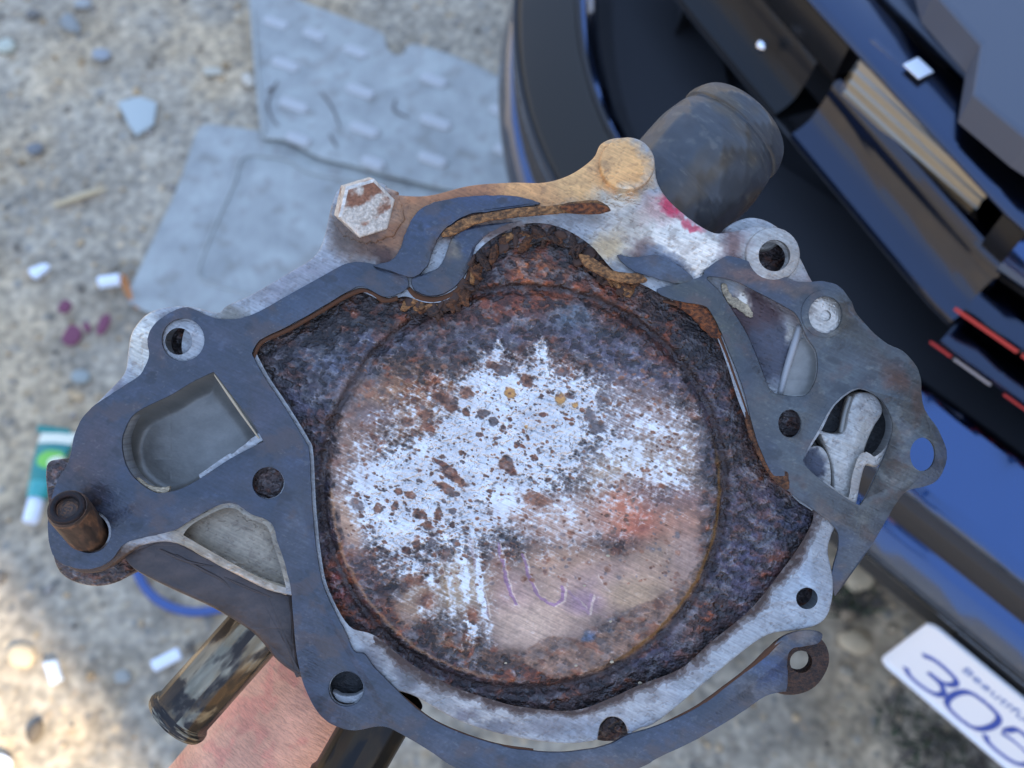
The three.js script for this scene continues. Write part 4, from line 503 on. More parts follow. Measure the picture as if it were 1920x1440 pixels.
pp('crust', tube([[766, 540], [780, 554], [812, 562], [846, 552], [872, 526], [888, 492]].map(([x, y]) => PP(x, y, -2.4)), [0.0012, 0.0015, 0.0014, 0.0013, 0.0009, 0.0006], 10), edgeRust, plate);
pp('crust', slab(jag(smoothLoop([[880, 470], [905, 442], [950, 424], [1010, 412], [1060, 420], [1110, 450], [1140, 486], [1120, 496], [1080, 470], [1030, 452], [980, 462], [930, 470], [900, 490]]), 5), [], -2.8, 2, 0.6, (x, y) => 3 * (fbm(x / 12, y / 12, 3) - 0.5)), plateM, plate, 'flaking dark rust');
pp('splinter', slab(jag(smoothLoop([[826, 440], [850, 418], [884, 404], [950, 392], [1040, 384], [1100, 376], [1130, 380], [1144, 396], [1112, 402], [1060, 400], [1000, 404], [940, 410], [890, 420], [850, 440]]), 2), [], 2.4, 1.6, 0.4, (x) => (x - 980) / 120), tornM, pump, 'curled brown sliver of torn gasket');
pp('splinter', slab(jag(smoothLoop([[1050, 386], [1100, 380], [1130, 384], [1143, 396], [1118, 401], [1070, 398]]), 1.5), [], 4.3, 0.8, 0.3, (x) => (x - 1090) / 110), orangeM, pump, 'orange tip of the torn sliver');
pp('splinter', slab(jag(smoothLoop([[1086, 476], [1108, 480], [1134, 498], [1160, 510], [1200, 514], [1213, 528], [1186, 532], [1150, 526], [1112, 508], [1094, 494]]), 1.5), [], 0.8, 1.8, 0.5, (x) => (x - 1150) / 60), tornM, pump, 'tan splinter of gasket');
pp('splinter', slab(jag(smoothLoop([[1262, 556], [1300, 566], [1318, 568], [1336, 590], [1352, 630], [1336, 632], [1318, 616], [1296, 592], [1272, 574]]), 2.5), [], -0.8, 2.4, 0.6, (x, y) => 1.6 * (fbm(x / 9, y / 9, 3) - 0.5)), orangeM, pump, 'orange flake of gasket');
pp('splinter', slab(jag(smoothLoop([[1396, 760], [1412, 790], [1440, 836], [1470, 862], [1478, 890], [1476, 918], [1448, 898], [1420, 850], [1400, 800]]), 1.5), [], -0.9, 1.6, 0.4, (x, y) => (y - 820) / 80), edgeRust, pump, 'brown torn flap');
pp('gasket_remnant', slab(jag(smoothLoop([[1156, 478], [1190, 482], [1230, 478], [1262, 492], [1300, 522], [1270, 532], [1222, 520], [1184, 506]]), 1.5), [], 0.1, 1.2, 0.3), gasketM, pump, 'blue grey patch of gasket');
pp('white_deposit', slab(jag(smoothLoop([[1352, 538], [1362, 534], [1374, 556], [1398, 568], [1414, 590], [1404, 594], [1384, 580], [1364, 566]]), 4), [], -4.6, 1, 0.3), limeM, body);
for (const [x, y, s] of [[1145, 1165, 3], [1147, 1241, 4], [1200, 1281, 4], [1140, 1042, 4], [1096, 1098, 3], [756, 461, 4], [948, 1243, 3], [1080, 1248, 3]]) { const g = pebbleGeo(x, 0.6, 0.4, 1), c = PP(x, y, y < 500 ? 0.6 : (y > 1260 ? -4.8 : -4)); g.rotateX(Math.PI / 2); g.scale(s * S0, s * S0 * 0.7, s * S0 * 0.6); g.translate(c.x, c.y, c.z); pp('grit', g, limeM, plate); }

// hardware ---------------------------------------------------------------------
{
  const hb = new THREE.Group(); hb.name = 'bolt_head'; pump.add(hb);
  const hex = (R, z0, z1) => { const s = new THREE.Shape(); for (let i = 0; i < 6; i++) { const a = (i + 0.32) / 6 * 2 * Math.PI, x = R * Math.cos(a), y = R * Math.sin(a); i ? s.lineTo(x, y) : s.moveTo(x, y); } s.closePath(); return new THREE.ExtrudeGeometry(s, { depth: z1 - z0 - 0.001, bevelEnabled: true, bevelSize: 0.0011, bevelOffset: -0.0011, bevelThickness: 0.0007, bevelSegments: 3 }).translate(0, 0, z0 + 0.0005); };
  const zinc = dataTex(128, 128, (i, j, o) => { const n = fbm(i / 22, j / 22, 4), t = sst(0.50, 0.80, n + (64 - j) / 260 - (i - 64) / 500), f = 0.8 + 0.4 * fbm(i / 4, j / 3, 2); const c = [mixn(184, 128, t), mixn(192, 98, t), mixn(208, 90, t)]; o[0] = enc(LUT[0][Math.min(255, c[0] * f) | 0]); o[1] = enc(LUT[1][Math.min(255, c[1] * f) | 0]); o[2] = enc(LUT[2][Math.min(255, c[2] * f) | 0]); });
  zinc.repeat.set(42, 42); zinc.offset.set(0.5, 0.5);
  const head = part('head', hex(0.0110, -0.002, 0.0052), mat(0xffffff, 0.45, 0.5, { map: zinc, bumpMap: zinc, bumpScale: 0.0003 }), hb, 'hexagonal bolt head with rust on its face');
  hb.position.copy(PP(681, 388, 0.4)); hb.rotation.set(0.30, 0.42, -0.1);
}
const studTex = dataTex(256, 256, (i, j, o) => { const n = fbm(i / 30, j / 14, 4), m2 = fbm(i / 8, j / 5 + 8, 3), t = sst(0.45, 0.65, n), f = 0.55 + 0.8 * m2; const c = [mixn(58, 98, t) * f, mixn(47, 74, t) * f, mixn(42, 58, t) * f]; for (let k = 0; k < 3; k++) o[k] = enc(LUT[k][Math.min(255, c[k]) | 0]); });
const studM = mat(0xffffff, 0.65, 0.1, { map: studTex, bumpMap: studTex, bumpScale: 0.0012 });
{ // hollow dowel stud leaning out of the lower left bolt hole
  const a = PP(166, 1004, -6), b = PP(126, 952, 15), len = a.distanceTo(b), sd = new THREE.Group(); sd.name = 'stud'; pump.add(sd);
  const g = new THREE.LatheGeometry([[0.0072, -0.004], [0.0074, len - 0.002], [0.0068, len], [0.0052, len], [0.0046, len - 0.0008], [0.0036, len - 0.0012], [0.0018, len - 0.0006], [0, len - 0.0004]].map(([r, y]) => new THREE.Vector2(r, y)), 32); part('sleeve', smoothGeo(along(g, a, b), 0.6), studM, sd, 'solid rusty stud with a worn end');
  const r2 = new THREE.TorusGeometry(0.0052, 0.0013, 10, 32).rotateX(Math.PI / 2); part('lip', along(r2, b, b.clone().add(b.clone().sub(a))), mat(base(112, 100, 92), 0.6, 0.3, { map: studTex, bumpMap: studTex, bumpScale: 0.001 }), sd);
}
{ // heater pipe at the lower left: bright steel under black grime, beaded end
  const a = PP(490, 1170, -22), b = PP(329, 1351, -20), len = a.distanceTo(b), R = 0.0118;
  const t = dataTex(256, 256, (i, j, o) => { const n = fbm(i / 30, j / 18, 5), m2 = fbm(i / 8 + 40, j / 10, 4), s = sst(0.40, 0.54, n), f = 0.7 + 0.6 * m2; const c = [mixn(112, 40, s) * f, mixn(114, 38, s) * f, mixn(112, 40, s) * f]; const r = sst(0.56, 0.72, fbm(i / 16 + 90, j / 11, 4)); o[0] = enc(LUT[0][Math.min(255, mixn(c[0], 116, r * 0.35)) | 0]); o[1] = enc(LUT[1][Math.min(255, mixn(c[1], 98, r * 0.35)) | 0]); o[2] = enc(LUT[2][Math.min(255, mixn(c[2], 72, r * 0.35)) | 0]); });
  const steel = mat(0xffffff, 0.27, 0.6, { map: t, bumpMap: t, bumpScale: 0.0003 }), pipe = new THREE.Group(); pipe.name = 'heater_pipe'; pump.add(pipe);
  const pr = [[R * 0.99, -0.01], [R, 0], [R, len * 0.62], [R * 1.0, len * 0.9], [R * 1.02, len - 0.0042], [R * 1.10, len - 0.003], [R * 1.12, len - 0.0015], [R * 1.08, len], [R * 0.9, len], [R * 0.88, len - 0.03], [0, len - 0.03]];
  part('pipe_wall', smoothGeo(along(new THREE.LatheGeometry(pr.map(([r, y]) => new THREE.Vector2(r, y)), 48), a, b), 0.7), steel, pipe, 'grimy steel pipe stub with beaded end');
  const c = PP(715, 1338, -24), d = PP(636, 1476, -24), l2 = c.distanceTo(d), R2 = 0.0128, p2 = new THREE.Group(); p2.name = 'bypass_pipe'; pump.add(p2);
  part('pipe_wall', smoothGeo(along(new THREE.LatheGeometry([[R2, -0.01], [R2, l2 - 0.004], [R2 * 1.08, l2 - 0.002], [R2 * 1.04, l2], [R2 * 0.86, l2], [R2 * 0.84, l2 - 0.02], [0, l2 - 0.02]].map(([r, y]) => new THREE.Vector2(r, y)), 40), c, d), 0.7), mat(base(88, 80, 52), 0.42, 0.5, { map: t }), p2, 'oily olive pipe stub');
}
{ // large inlet stub at the upper right
  const a = PP(1258, 372, -36), b = PP(1384, 238, -40), R = 0.0253, len = a.distanceTo(b);
  const t = dataTex(512, 256, (i, j, o) => { const x = i / 512, y = 1 - j / 256, n = fbm(i / 40, j / 26, 4), m2 = fbm(i / 26 + 20, j / 5 + 9, 4), o2 = sst(0.5, 0.7, fbm(i / 60 + 77, j / 60, 3)), wt = 0.4 * sst(0.60, 0.82, fbm(i / 14 + 44, j / 5, 4)), f = 0.74 + 0.22 * n + 0.3 * (m2 - 0.5); let c = [mixn(66, 82, o2) * f, mixn(74, 78, o2) * f, mixn(90, 74, o2) * f]; o[0] = enc(LUT[0][Math.min(255, mixn(c[0], 150, wt * 0.5)) | 0]); o[1] = enc(LUT[1][Math.min(255, mixn(c[1], 150, wt * 0.5)) | 0]); o[2] = enc(LUT[2][Math.min(255, mixn(c[2], 146, wt * 0.5)) | 0]); });
  const pr = [[R * 0.92, -0.012], [R * 0.96, 0], [R, 0.006], [R * 1.02, len * 0.5], [R * 0.99, len * 0.66], [R * 0.95, len * 0.78], [R * 0.905, len * 0.84], [R * 0.95, len * 0.87], [R * 0.93, len * 0.95], [R * 0.84, len * 1.06], [R * 0.70, len * 1.12], [R * 0.62, len * 1.12], [R * 0.6, len * 0.7], [0, len * 0.7]];
  pp('inlet_stub', smoothGeo(along(new THREE.LatheGeometry(new THREE.SplineCurve(pr.slice(0, 12).map(([r, y]) => new THREE.Vector2(r, y))).getPoints(50).concat(pr.slice(12).map(([r, y]) => new THREE.Vector2(r, y))), 64).rotateY(2.6), a, b), 0.8), mat(0xffffff, 0.42, 0.1, { map: t, bumpMap: t, bumpScale: 0.0003 }), pump, 'large dull grey inlet stub with a lip');
  pp('inlet_neck', smoothGeo(along(new THREE.CylinderGeometry(R * 0.85, R * 0.95, 0.03, 40), a.clone().lerp(b, -0.35), b), 0.6), innerM, pump);
}
// ------------------------------------------------------------------ the hand and forearm that hold the pump from behind
{
  const cs = (x, y, z) => new THREE.Vector3(x, y, -z);              // x right, y up, z away along the viewing axis
  const hx = (982 - 960) * 0.43 / F, hy = (720 - 905) * 0.43 / F;   // the hub behind the pump
  const on = (deg, r, z) => cs(hx + r * Math.cos(deg * Math.PI / 180), hy + r * Math.sin(deg * Math.PI / 180), z);
  const wrist = cs(-0.088, -0.136, 0.452), elbow = cs(-0.26, -0.375, 0.40), should = cs(-0.24, -0.36, 0.12), bones = [];
  const B = (a, b, ra, rb, k = 0.012) => bones.push({ a, b, ra, rb, k });
  const armBones = [[cs(-0.076, -0.120, 0.448), wrist, 0.0275, 0.0280], [wrist, wrist.clone().lerp(elbow, 0.35), 0.0280, 0.0345], [wrist.clone().lerp(elbow, 0.35), elbow, 0.0345, 0.045]];
  const Rg = 0.0305, kn = [0.412, 0.430, 0.448, 0.464], fl = [150, 162, 150, 126], rad = [0.0092, 0.0096, 0.0091, 0.0082];
  const pb = cs(-0.060, -0.105, 0.445);
  B(wrist, pb, 0.027, 0.022);
  kn.forEach((z, i) => {
    const k0 = on(-62, Rg + 0.004, z); B(cs(-0.055 + 0.004 * i, -0.100 - 0.003 * i, 0.432 + i * 0.008), k0, 0.0150, 0.0125);
    const s = [-62, -62 + fl[i] * 0.46, -62 + fl[i] * 0.76, -62 + fl[i]]; for (let t = 0; t < 3; t++) B(on(s[t], Rg, z), on(s[t + 1], Rg - 0.0005 * t, z), rad[i] * (1.06 - 0.09 * t), rad[i] * (1.0 - 0.1 * t), 0.005);
  });
  B(cs(-0.058, -0.100, 0.436), on(205, 0.036, 0.424), 0.0165, 0.0118, 0.01); B(on(205, 0.036, 0.424), on(168, 0.0325, 0.418), 0.0112, 0.0098, 0.005); B(on(168, 0.0325, 0.418), on(128, 0.032, 0.414), 0.0098, 0.0082, 0.005);
  const cap = (p, { a, b, ra, rb }) => { const ab = b.clone().sub(a), t = Math.min(1, Math.max(0, p.clone().sub(a).dot(ab) / ab.lengthSq())); return p.distanceTo(a.clone().addScaledVector(ab, t)) - mixn(ra, rb, t); };
  function mesh(list, c, half, res, cut) {
    const P = list.map(({ a, b, ra, rb, k }) => ({ ax: a.x, ay: a.y, az: a.z, dx: b.x - a.x, dy: b.y - a.y, dz: b.z - a.z, l2: b.distanceToSquared(a), ra, rb, k: k || 0.01 }));
    const mc = new MarchingCubes(res, new THREE.MeshStandardMaterial(), false, false, 260000); mc.isolation = 0; const f = mc.field;
    for (let k = 0; k < res; k++) for (let j = 0; j < res; j++) for (let i = 0; i < res; i++) {
      const x = c.x + (i - res / 2) / (res / 2) * half, y = c.y + (j - res / 2) / (res / 2) * half, z = c.z + (k - res / 2) / (res / 2) * half; let d = 1;
      for (const q of P) { const px = x - q.ax, py = y - q.ay, pz = z - q.az, t = Math.min(1, Math.max(0, (px * q.dx + py * q.dy + pz * q.dz) / q.l2)), e = Math.hypot(px - q.dx * t, py - q.dy * t, pz - q.dz * t) - (q.ra + (q.rb - q.ra) * t), h = Math.max(0, q.k - Math.abs(d - e)) / q.k; d = Math.min(d, e) - h * h * q.k * 0.25; }
      if (i < 2 || j < 2 || k < 2 || i > res - 3 || j > res - 3 || k > res - 3) d = Math.max(d, 0.004); f[i + j * res + k * res * res] = -d;
    }
    mc.update(); const n = mc.count, g = new THREE.BufferGeometry(), p = mc.positionArray.slice(0, n * 3), nn = mc.normalArray.slice(0, n * 3);
    for (let i = 0; i < n; i++) { p[3 * i] = c.x + p[3 * i] * half; p[3 * i + 1] = c.y + p[3 * i + 1] * half; p[3 * i + 2] = c.z + p[3 * i + 2] * half; }
    g.setAttribute('position', new THREE.BufferAttribute(p, 3)); g.deleteAttribute('normal'); let m = mergeVertices(g, 1e-5); m.computeVertexNormals(); return m;
  }
  const A = armBones.map(([a, b, ra, rb]) => ({ a, b, ra, rb, k: 0.02 }));
  const hand = mesh([...A, ...bones], cs(-0.045, -0.085, 0.440), 0.125, 84);
  const arm = mesh([...A, { a: elbow, b: should, ra: 0.045, rb: 0.056, k: 0.03 }].map((q, i) => ({ ...q, ra: q.ra - 0.0008, rb: q.rb - (i < 2 ? 0.0008 : 0) })), cs(-0.19, -0.28, 0.30), 0.26, 84);
  const skinTex = dataTex(512, 512, (i, j, o) => {
    const n = fbm(i / 60, j / 60, 4), m = fbm(i / 14 + 9, j / 14, 3), cr = Math.pow(1 - Math.abs(2 * fbm(i / 36 + 40, j / 7, 3) - 1), 8), por = vn(i / 2.2, j / 2.2), red = sst(0.5, 0.7, fbm(i / 40 + 90, j / 50, 3));
    const f = 0.86 + 0.22 * n + 0.08 * (m - 0.5) + 0.05 * (por - 0.5) - 0.10 * cr; o[0] = enc(LUT[0][Math.min(255, mixn(216, 218, red) * f) | 0]); o[1] = enc(LUT[1][Math.min(255, mixn(168, 156, red) * f) | 0]); o[2] = enc(LUT[2][Math.min(255, mixn(154, 146, red) * f) | 0]);
  });
  const skinBump = dataTex(512, 512, (i, j, o) => { const cr = Math.pow(1 - Math.abs(2 * fbm(i / 30 + 40, j / 5, 3) - 1), 6), v = 160 - 90 * cr + 40 * (vn(i / 2, j / 2) - 0.5); o[0] = o[1] = o[2] = v; }, false);
  const skin = mat(0xffffff, 0.55, 0, { map: skinTex, bumpMap: skinBump, bumpScale: 0.0006, sheen: 0.2, sheenRoughness: 0.5 });
  const ax = elbow.clone().sub(wrist).normalize(), e1 = new THREE.Vector3(0, 0, 1).cross(ax).normalize(), e2 = ax.clone().cross(e1);
  for (const g of [hand, arm]) { const p = g.attributes.position, uv = new Float32Array(p.count * 2); for (let i = 0; i < p.count; i++) { const v = new THREE.Vector3().fromBufferAttribute(p, i).sub(wrist); uv[2 * i] = v.dot(e1) / 0.09 + 0.5 + v.dot(e2) / 0.3; uv[2 * i + 1] = v.dot(ax) / 0.09; } g.setAttribute('uv', new THREE.BufferAttribute(uv, 2)); }
  const g = mergeGeometries([hand, arm]); g.applyMatrix4(camM);
  const person = thing('person', 'bare forearm and hand gripping the water pump from behind', 'person');
  part('arm', g, skin, person);
  const sl = tube([cs(-0.247, -0.368, 0.20), cs(-0.242, -0.362, 0.14), cs(-0.238, -0.356, 0.07)].map((v) => v.applyMatrix4(camM)), [0.064, 0.070, 0.074], 28);
  part('sleeve', sl, mat(grey(0.06, 0.07, 0.09), 0.9), person);
}
// ------------------------------------------------------------------ things lying on the dirt
function flatPiece(px, h0, th, bev, sub = 4, wav = 0) {              // outline given on the ground, extruded upwards
  const w = smoothLoop(px, sub).map(([x, y]) => G(x, y, h0)), s = new THREE.Shape(); w.forEach((v, i) => (i ? s.lineTo(v.x, -v.z) : s.moveTo(v.x, -v.z))); s.closePath();
  const g = new THREE.ExtrudeGeometry(s, { depth: Math.max(0.0002, th - 2 * bev), bevelEnabled: true, bevelSize: bev, bevelOffset: -bev, bevelThickness: bev, bevelSegments: 2 }); g.rotateX(-Math.PI / 2); g.translate(0, h0 + bev, 0);
  const p = g.attributes.position, uv = new Float32Array(p.count * 2); for (let i = 0; i < p.count; i++) { uv[2 * i] = p.getX(i); uv[2 * i + 1] = p.getZ(i); if (wav) p.setY(i, p.getY(i) + wav * (fbm(p.getX(i) * 9, p.getZ(i) * 9, 2) - 0.5)); }
  g.setAttribute('uv', new THREE.BufferAttribute(uv, 2)); return toCreasedNormals(g.deleteAttribute('normal'), 0.6);
}
const matTex = dataTex(512, 512, (i, j, o) => { const n = fbm(i / 40, j / 40, 5), s = fbm(i / 7, j / 16, 3), d = sst(0.56, 0.74, fbm(i / 26 + 70, j / 26, 4)), f = 0.84 + 0.24 * n + 0.08 * (s - 0.5); o[0] = enc(LUT[0][Math.min(255, mixn(152, 140, d) * f) | 0]); o[1] = enc(LUT[1][Math.min(255, mixn(166, 150, d) * f) | 0]); o[2] = enc(LUT[2][Math.min(255, mixn(184, 164, d) * f) | 0]); });
matTex.repeat.set(2.4, 2.4);
const studMat = mat(base(164, 177, 200), 0.5);
const matM = mat(0xffffff, 0.55, 0, { map: matTex, bumpMap: matTex, bumpScale: 0.0003 });
{
  const a = thing('floor_mat', 'plain grey floor mat with recessed panel, lying partly under the studded mat', 'floor mat', 'grey floor mats on the dirt');
  part('sheet', flatPiece([[384, 238], [420, 240], [500, 252], [560, 280], [640, 310], [760, 338], [900, 372], [1000, 430], [990, 700, 1], [600, 690], [430, 640], [262, 582], [243, 556], [256, 522], [330, 362], [366, 260]], 0.001, 0.006, 0.0022, 5, 0.003), matM, a);
  part('rim', tube([[470, 290], [452, 300], [440, 340], [400, 430], [372, 512], [378, 524], [470, 552], [620, 590]].map(([x, y]) => G(x, y, 0.0072)), [0.0025], 8), matM, a);
  part('rim', tube([[470, 290], [540, 300], [575, 322], [640, 335], [760, 352]].map(([x, y]) => G(x, y, 0.0072)), [0.0025], 8), matM, a);
  const b = thing('floor_mat', 'grey floor mat with raised oval studs and a notched edge near the bumper', 'floor mat', 'grey floor mats on the dirt');
  part('sheet', flatPiece([[466, -60], [470, 30], [478, 140], [489, 246], [500, 262], [540, 266], [570, 282], [602, 298], [660, 312], [760, 340], [900, 368], [1010, 372], [1026, 340], [1034, 262], [1010, 215], [960, 162], [880, 122], [800, 92], [766, 88], [758, 104], [742, 108], [726, 92], [716, 66], [640, 34], [560, 4], [520, -20], [490, -50]], 0.011, 0.006, 0.0022, 4, 0.006), matM, b);
  part('raised_edge', tube([[474, 20], [484, 150], [496, 250]].map(([x, y]) => G(x, y, 0.017)), [0.004], 10), matM, b);
  for (const [x, y, l] of [[518, 44, 1], [536, 122, 1.1], [552, 198, 1.15], [668, 98, 0.9], [676, 172, 1.1], [684, 244, 1.1], [814, 152, 1], [818, 230, 1.2], [812, 300, 1], [946, 212, 1], [956, 286, 1.1], [560, 262, 0.8], [590, 66, 0.8], [700, 306, 0.7]]) { const g = new THREE.CapsuleGeometry(0.011, 0.030 * l, 6, 14), p = G(x, y, 0.0172), q = G(x + 34, y + 13, 0.0165); g.scale(1, 1, 0.6); g.rotateZ(Math.PI / 2); g.rotateX(Math.PI / 2); g.rotateY(Math.atan2(-(q.z - p.z), q.x - p.x)); g.translate(p.x, p.y, p.z); part('stud', g, studMat, b); }
  let tw = 0;
  for (const pts of [[[603, 175], [616, 190], [628, 212], [636, 236]], [[742, 185], [738, 205], [752, 214], [766, 220]], [[520, 152], [508, 175], [502, 195], [512, 225], [522, 236]], [[512, 162], [500, 172]], [[618, 250], [626, 266], [632, 276]]]) solo('twig', tube(pts.map(([x, y]) => G(x, y, 0.0188)), [0.0012, 0.0018, 0.0011], 7), mat(base(104, 106, 116), 0.9), tw++ ? ['', 'short crooked dark twig between two rows of studs on the mat', 'long forked dark twig along the raised edge of the studded mat', 'tiny dark twig stub beside the forked twig on the mat', 'short dark twig on the mat near where the two mats overlap'][tw - 1] : 'curved dark twig lying near the middle of the studded grey mat', 'twig', 'twigs on the studded mat');
}
{ // squeezed toothpaste tube
  const t = thing('toothpaste_tube', 'squeezed teal and green toothpaste tube with white cap beside the pump', 'tube');
  const c0 = G(108, 806, 0.012), c1 = G(62, 960, 0.012), dir = c1.clone().sub(c0), len = dir.length(), side = new THREE.Vector3(-dir.z, 0, dir.x).normalize();
  const pos = [], idx = [], uv = [], N = 20, M = 24;
  for (let i = 0; i <= N; i++) { const u = i / N, w = mixn(0.026, 0.0125, Math.pow(u, 1.4)), h = 0.0015 + 0.0105 * Math.pow(Math.sin(Math.min(1, u * 1.15) * Math.PI * 0.5), 0.8); for (let j = 0; j <= M; j++) { const a = j / M * 2 * Math.PI, p = c0.clone().addScaledVector(dir, u * 0.86).addScaledVector(side, Math.cos(a) * w); pos.push(p.x, 0.001 + h + Math.sin(a) * h * (1 + 0.25 * (vn(u * 7, a * 2) - 0.5)), p.z); uv.push(j / M, u); } }
  for (let i = 0; i < N; i++) for (let j = 0; j < M; j++) { const a = i * (M + 1) + j; idx.push(a, a + M + 1, a + 1, a + 1, a + M + 1, a + M + 2); }
  const g = new THREE.BufferGeometry(); g.setAttribute('position', new THREE.Float32BufferAttribute(pos, 3)); g.setAttribute('uv', new THREE.Float32BufferAttribute(uv, 2)); g.setIndex(idx); g.computeVertexNormals();
  const tx = dataTex(128, 128, (i, j, o) => { const v = 1 - j / 128, u = i / 128; let c = [10, 128, 136]; if (v < 0.2) c = [214, 228, 232]; if (v > 0.2 && v < 0.24) c = [8, 110, 124]; if (Math.hypot((u - 0.30) * 3.2, (v - 0.46) * 3.6) < 0.5) c = [112, 196, 74]; if (Math.hypot((u - 0.40) * 4, (v - 0.5) * 5) < 0.5) c = [222, 236, 236]; if (v > 0.78) c = [52, 160, 176]; o[0] = enc(LUT[0][c[0]]); o[1] = enc(LUT[1][c[1]]); o[2] = enc(LUT[2][c[2]]); });
  part('tube_body', g, mat(0xffffff, 0.3, 0, { map: tx, clearcoat: 0.4 }), t);
  const a = c0.clone().addScaledVector(dir, 0.86).setY(0.0125), b = c0.clone().addScaledVector(dir, 1.12).setY(0.0115);
  part('cap', smoothGeo(along(new THREE.LatheGeometry([[0.009, -0.004], [0.0105, 0], [0.0102, a.distanceTo(b) - 0.002], [0.009, a.distanceTo(b)], [0, a.distanceTo(b)]].map(([r, y]) => new THREE.Vector2(r, y)), 28), a, b), 0.6), mat(grey(0.82), 0.35), t, 'white screw cap');
  const cr = flatPiece([[72, 798], [132, 806], [134, 820], [70, 810]].map((q) => [...q, 1]), 0.002, 0.003, 0.0006, 1); part('crimp', cr, mat(base(10, 128, 136), 0.35), t);
}
{ // litter: short white filters, scraps
  const white = mat(grey(0.80, 0.80, 0.79), 0.75), roll = (name, x0, y0, x1, y1, r, label) => { const a = G(x0, y0, r), b = G(x1, y1, r), l = a.distanceTo(b), g = new THREE.LatheGeometry([[0, 0], [r * 0.9, 0], [r, r * 0.12], [r * 0.98, l * 0.5], [r, l - r * 0.12], [r * 0.9, l], [0, l]].map(([q, y]) => new THREE.Vector2(q, y)), 18); return solo(name, smoothGeo(along(g, a, b), 0.6), white, label, 'cigarette butt', 'white filters on the dirt'); };
  roll('cigarette_butt', 186, 530, 226, 524, 0.0095, 'white filter stub beside the brown leaf near the plain mat');
  roll('cigarette_butt', 287, 1250, 338, 1224, 0.0078, 'bright white filter stub beside the steel pipe end');
  solo('paper_scrap', flatPiece([[86, 1246, 1], [112, 1240, 1], [122, 1276, 1], [100, 1288, 1]], 0.001, 0.012, 0.003, 3), mat(grey(0.68, 0.70, 0.70), 0.8), 'pale folded paper scrap on the dirt below the pump', 'paper scrap', 'paper scraps on the dirt');
  solo('paper_scrap', flatPiece([[58, 512], [70, 506], [84, 500], [96, 502], [90, 512], [82, 518], [72, 526], [62, 522]], 0.001, 0.009, 0.002, 3, 0.006), white, 'small crumpled white scrap near the purple petals', 'paper scrap', 'paper scraps on the dirt');
  solo('paper_scrap', flatPiece([[-14, 1424], [8, 1416], [26, 1428], [18, 1446], [-10, 1450]], 0.001, 0.010, 0.003, 3), white, 'white scrap lying at the edge of the sunlit dirt', 'paper scrap', 'paper scraps on the dirt');
  solo('leaf', flatPiece([[226, 524], [238, 520], [246, 540], [256, 566], [262, 582], [250, 574], [236, 552]], 0.001, 0.005, 0.001, 4, 0.014), mat(base(166, 116, 74), 0.8), 'dry orange brown leaf tucked against the plain grey mat', 'leaf');
  let pn = 0; const pet = mat(base(112, 66, 98), 0.8);
  for (const pts of [[[116, 638], [132, 612], [150, 616], [152, 634], [134, 648]], [[156, 612], [166, 606], [172, 618], [164, 624]], [[182, 626], [190, 600], [206, 592], [208, 606], [196, 626]], [[110, 584], [122, 566], [136, 572], [128, 588]]]) solo('petal', flatPiece(pts, 0.002, 0.004, 0.0008, 4, 0.012), pet, ['largest purple flower petal lying by the silver rim of the pump', 'tiny purple petal between two larger ones', 'narrow upright purple petal next to the tiny one', 'faded purple petal apart from the other three'][pn++], 'petal', 'purple petals on the dirt');
  solo('wood_splinter', tube([[100, 386], [140, 372], [176, 360], [200, 354]].map(([x, y]) => G(x, y, 0.004)), [0.0035, 0.0055, 0.005, 0.002], 8), mat(base(186, 180, 164), 0.8), 'pale wood splinter lying on the dirt', 'splinter');
}
{ // loop of blue hose under the pump
  const c = G(390, 1010, 0.007), r = G(400, 1144, 0.007).distanceTo(c), pts = []; for (let i = 0; i < 20; i++) { const a = i / 20 * 2 * Math.PI; pts.push(new THREE.Vector3(c.x + r * 0.98 * Math.cos(a), 0.0065, c.z + r * Math.sin(a))); }
  solo('hose', tube(pts, [0.0062], 14, true), mat(grey(0.015, 0.055, 0.2), 0.32, 0, { clearcoat: 0.5 }), 'loop of blue plastic hose on the dirt behind the pipe', 'hose');
}
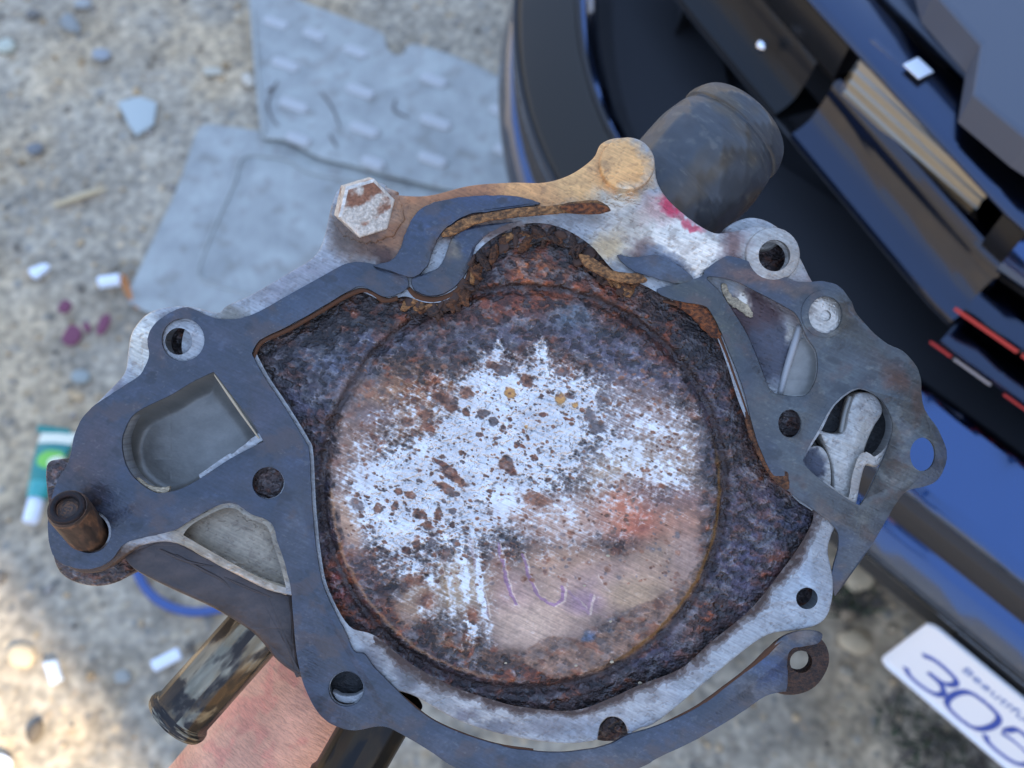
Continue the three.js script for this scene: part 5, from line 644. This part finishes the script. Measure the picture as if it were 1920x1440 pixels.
{ // single stones
  const S = [[134, 46, 0.019, 1.9, 0.5, 0.9, [132, 144, 160], 'smooth oblong blue grey stone among the gravel'], [190, 102, 0.015, 1.5, 0.4, 0.2, [142, 156, 180], 'small pale blue stone beside the oblong one'], [12, 88, 0.016, 1.1, 0.6, 0, [176, 192, 200], 'pale rounded stone at the gravel by the two blue stones'], [156, 8, 0.014, 1.4, 0.5, 0.1, [148, 160, 178], 'light blue grey chip above the oblong stone'], [62, 28, 0.012, 1.2, 0.6, 0, [108, 112, 120], 'dark grey pebble near the oblong blue stone'], [66, 280, 0.013, 1.1, 0.6, 0, [112, 122, 140], 'dark blue pebble set in the dirt'], [466, 150, 0.014, 1.6, 0.5, 0.9, [186, 190, 196], 'pale stone against the edge of the studded mat'], [398, 134, 0.013, 1.8, 0.4, 0.1, [176, 182, 186], 'pale flat stone near the studded mat'], [152, 706, 0.013, 1.3, 0.5, 0.2, [140, 156, 172], 'grey blue pebble beside the silver rim of the pump'], [40, 1230, 0.016, 1.2, 0.5, 0.3, [190, 182, 168], 'cream stone near the folded paper scrap'], [66, 1372, 0.011, 0.6, 0.6, 0.2, [82, 78, 74], 'dark pebble in the sunlit dirt'], [230, 1270, 0.010, 1.3, 0.6, 0.2, [144, 154, 166], 'small blue pebble between the scrap and the pipe'],
    [1612, 1086, 0.018, 1.3, 0.6, -0.4, [186, 180, 168], 'cream stone in the dirt under the bumper'], [1604, 1204, 0.017, 1.3, 0.55, 0.1, [184, 176, 162], 'tan stone beside the licence plate'], [1590, 1150, 0.008, 1.1, 0.6, 0, [150, 140, 128], 'small brown pebble between the two stones by the plate'], [1590, 1258, 0.009, 1.4, 0.6, 0.4, [150, 148, 144], 'grey pebble below the tan stone']];
  S.forEach(([x, y, s, st, fl, rot, c, label], i) => { const g = pebbleGeo(i * 3.3 + 1, fl, 0.28, 3), p = G(x, y, 0); g.scale(s * Math.sqrt(st), s, s / Math.sqrt(st)); g.rotateY(-rot); g.translate(p.x, -0.004 + s * fl * 0.55, p.z); solo('stone', g, mat(base(...c), 0.85), label, 'stone', 'stones lying in the dirt'); });
  solo('flat_stone', flatPiece([[222, 196, 1], [262, 184, 1], [296, 196, 1], [290, 236, 1], [258, 258, 1], [244, 240, 1]], -0.001, 0.006, 0.002, 3, 0.004), mat(base(164, 184, 206), 0.8), 'flat triangular pale blue stone chip on the dirt', 'stone');
}
{ // low weeds and dead leaves under the bumper
  const blade = new THREE.BufferGeometry(); { const p = [], ix = []; for (let i = 0; i <= 4; i++) { const t = i / 4, w = 0.5 * (1 - t) * 0.12 + 0.002; p.push(-w, t, 0.5 * t * t, w, t, 0.5 * t * t); if (i < 4) ix.push(2 * i, 2 * i + 1, 2 * i + 2, 2 * i + 1, 2 * i + 3, 2 * i + 2); } blade.setAttribute('position', new THREE.Float32BufferAttribute(p, 3)); blade.setAttribute('uv', new THREE.Float32BufferAttribute(new Float32Array(20), 2)); blade.setIndex(ix); blade.computeVertexNormals(); }
  const n = 520, im = new THREE.InstancedMesh(blade, mat(0xffffff, 0.8, 0, { transmission: 0.25, thickness: 0 }), n), M = new THREE.Matrix4(), q = new THREE.Quaternion(), e = new THREE.Euler();
  for (let i = 0; i < n; i++) { const k = i % 3, c = k === 0 ? [1740, 1350, 100, 60] : k === 1 ? [1600, 1120, 50, 40] : [1800, 1420, 120, 40]; const a = rnd() * 6.28, r = Math.sqrt(rnd()), p = G(c[0] + c[2] * r * Math.cos(a), c[1] + c[3] * r * Math.sin(a), 0); e.set(0.4 + 0.9 * rnd(), rnd() * 6.28, 0, 'YXZ'); q.setFromEuler(e); const s = 0.008 + 0.018 * rnd(); M.compose(p.setY(-0.006), q, new THREE.Vector3(s * 1.2, s, s)); im.setMatrixAt(i, M); const d = rnd(); im.setColorAt(i, d < 0.35 ? grey(0.045 + 0.03 * rnd(), 0.065 + 0.04 * rnd(), 0.03) : grey(0.13, 0.10, 0.075)); }
  im.name = 'weeds'; im.userData = { kind: 'stuff', label: 'low dark weeds and dead blades in the dirt under the bumper', category: 'weeds' }; scene.add(im);
}
// ------------------------------------------------------------------ draw
scene.traverse((o) => { if (o.isMesh) { o.castShadow = true; o.receiveShadow = true; } });
renderer.render(scene, camera);
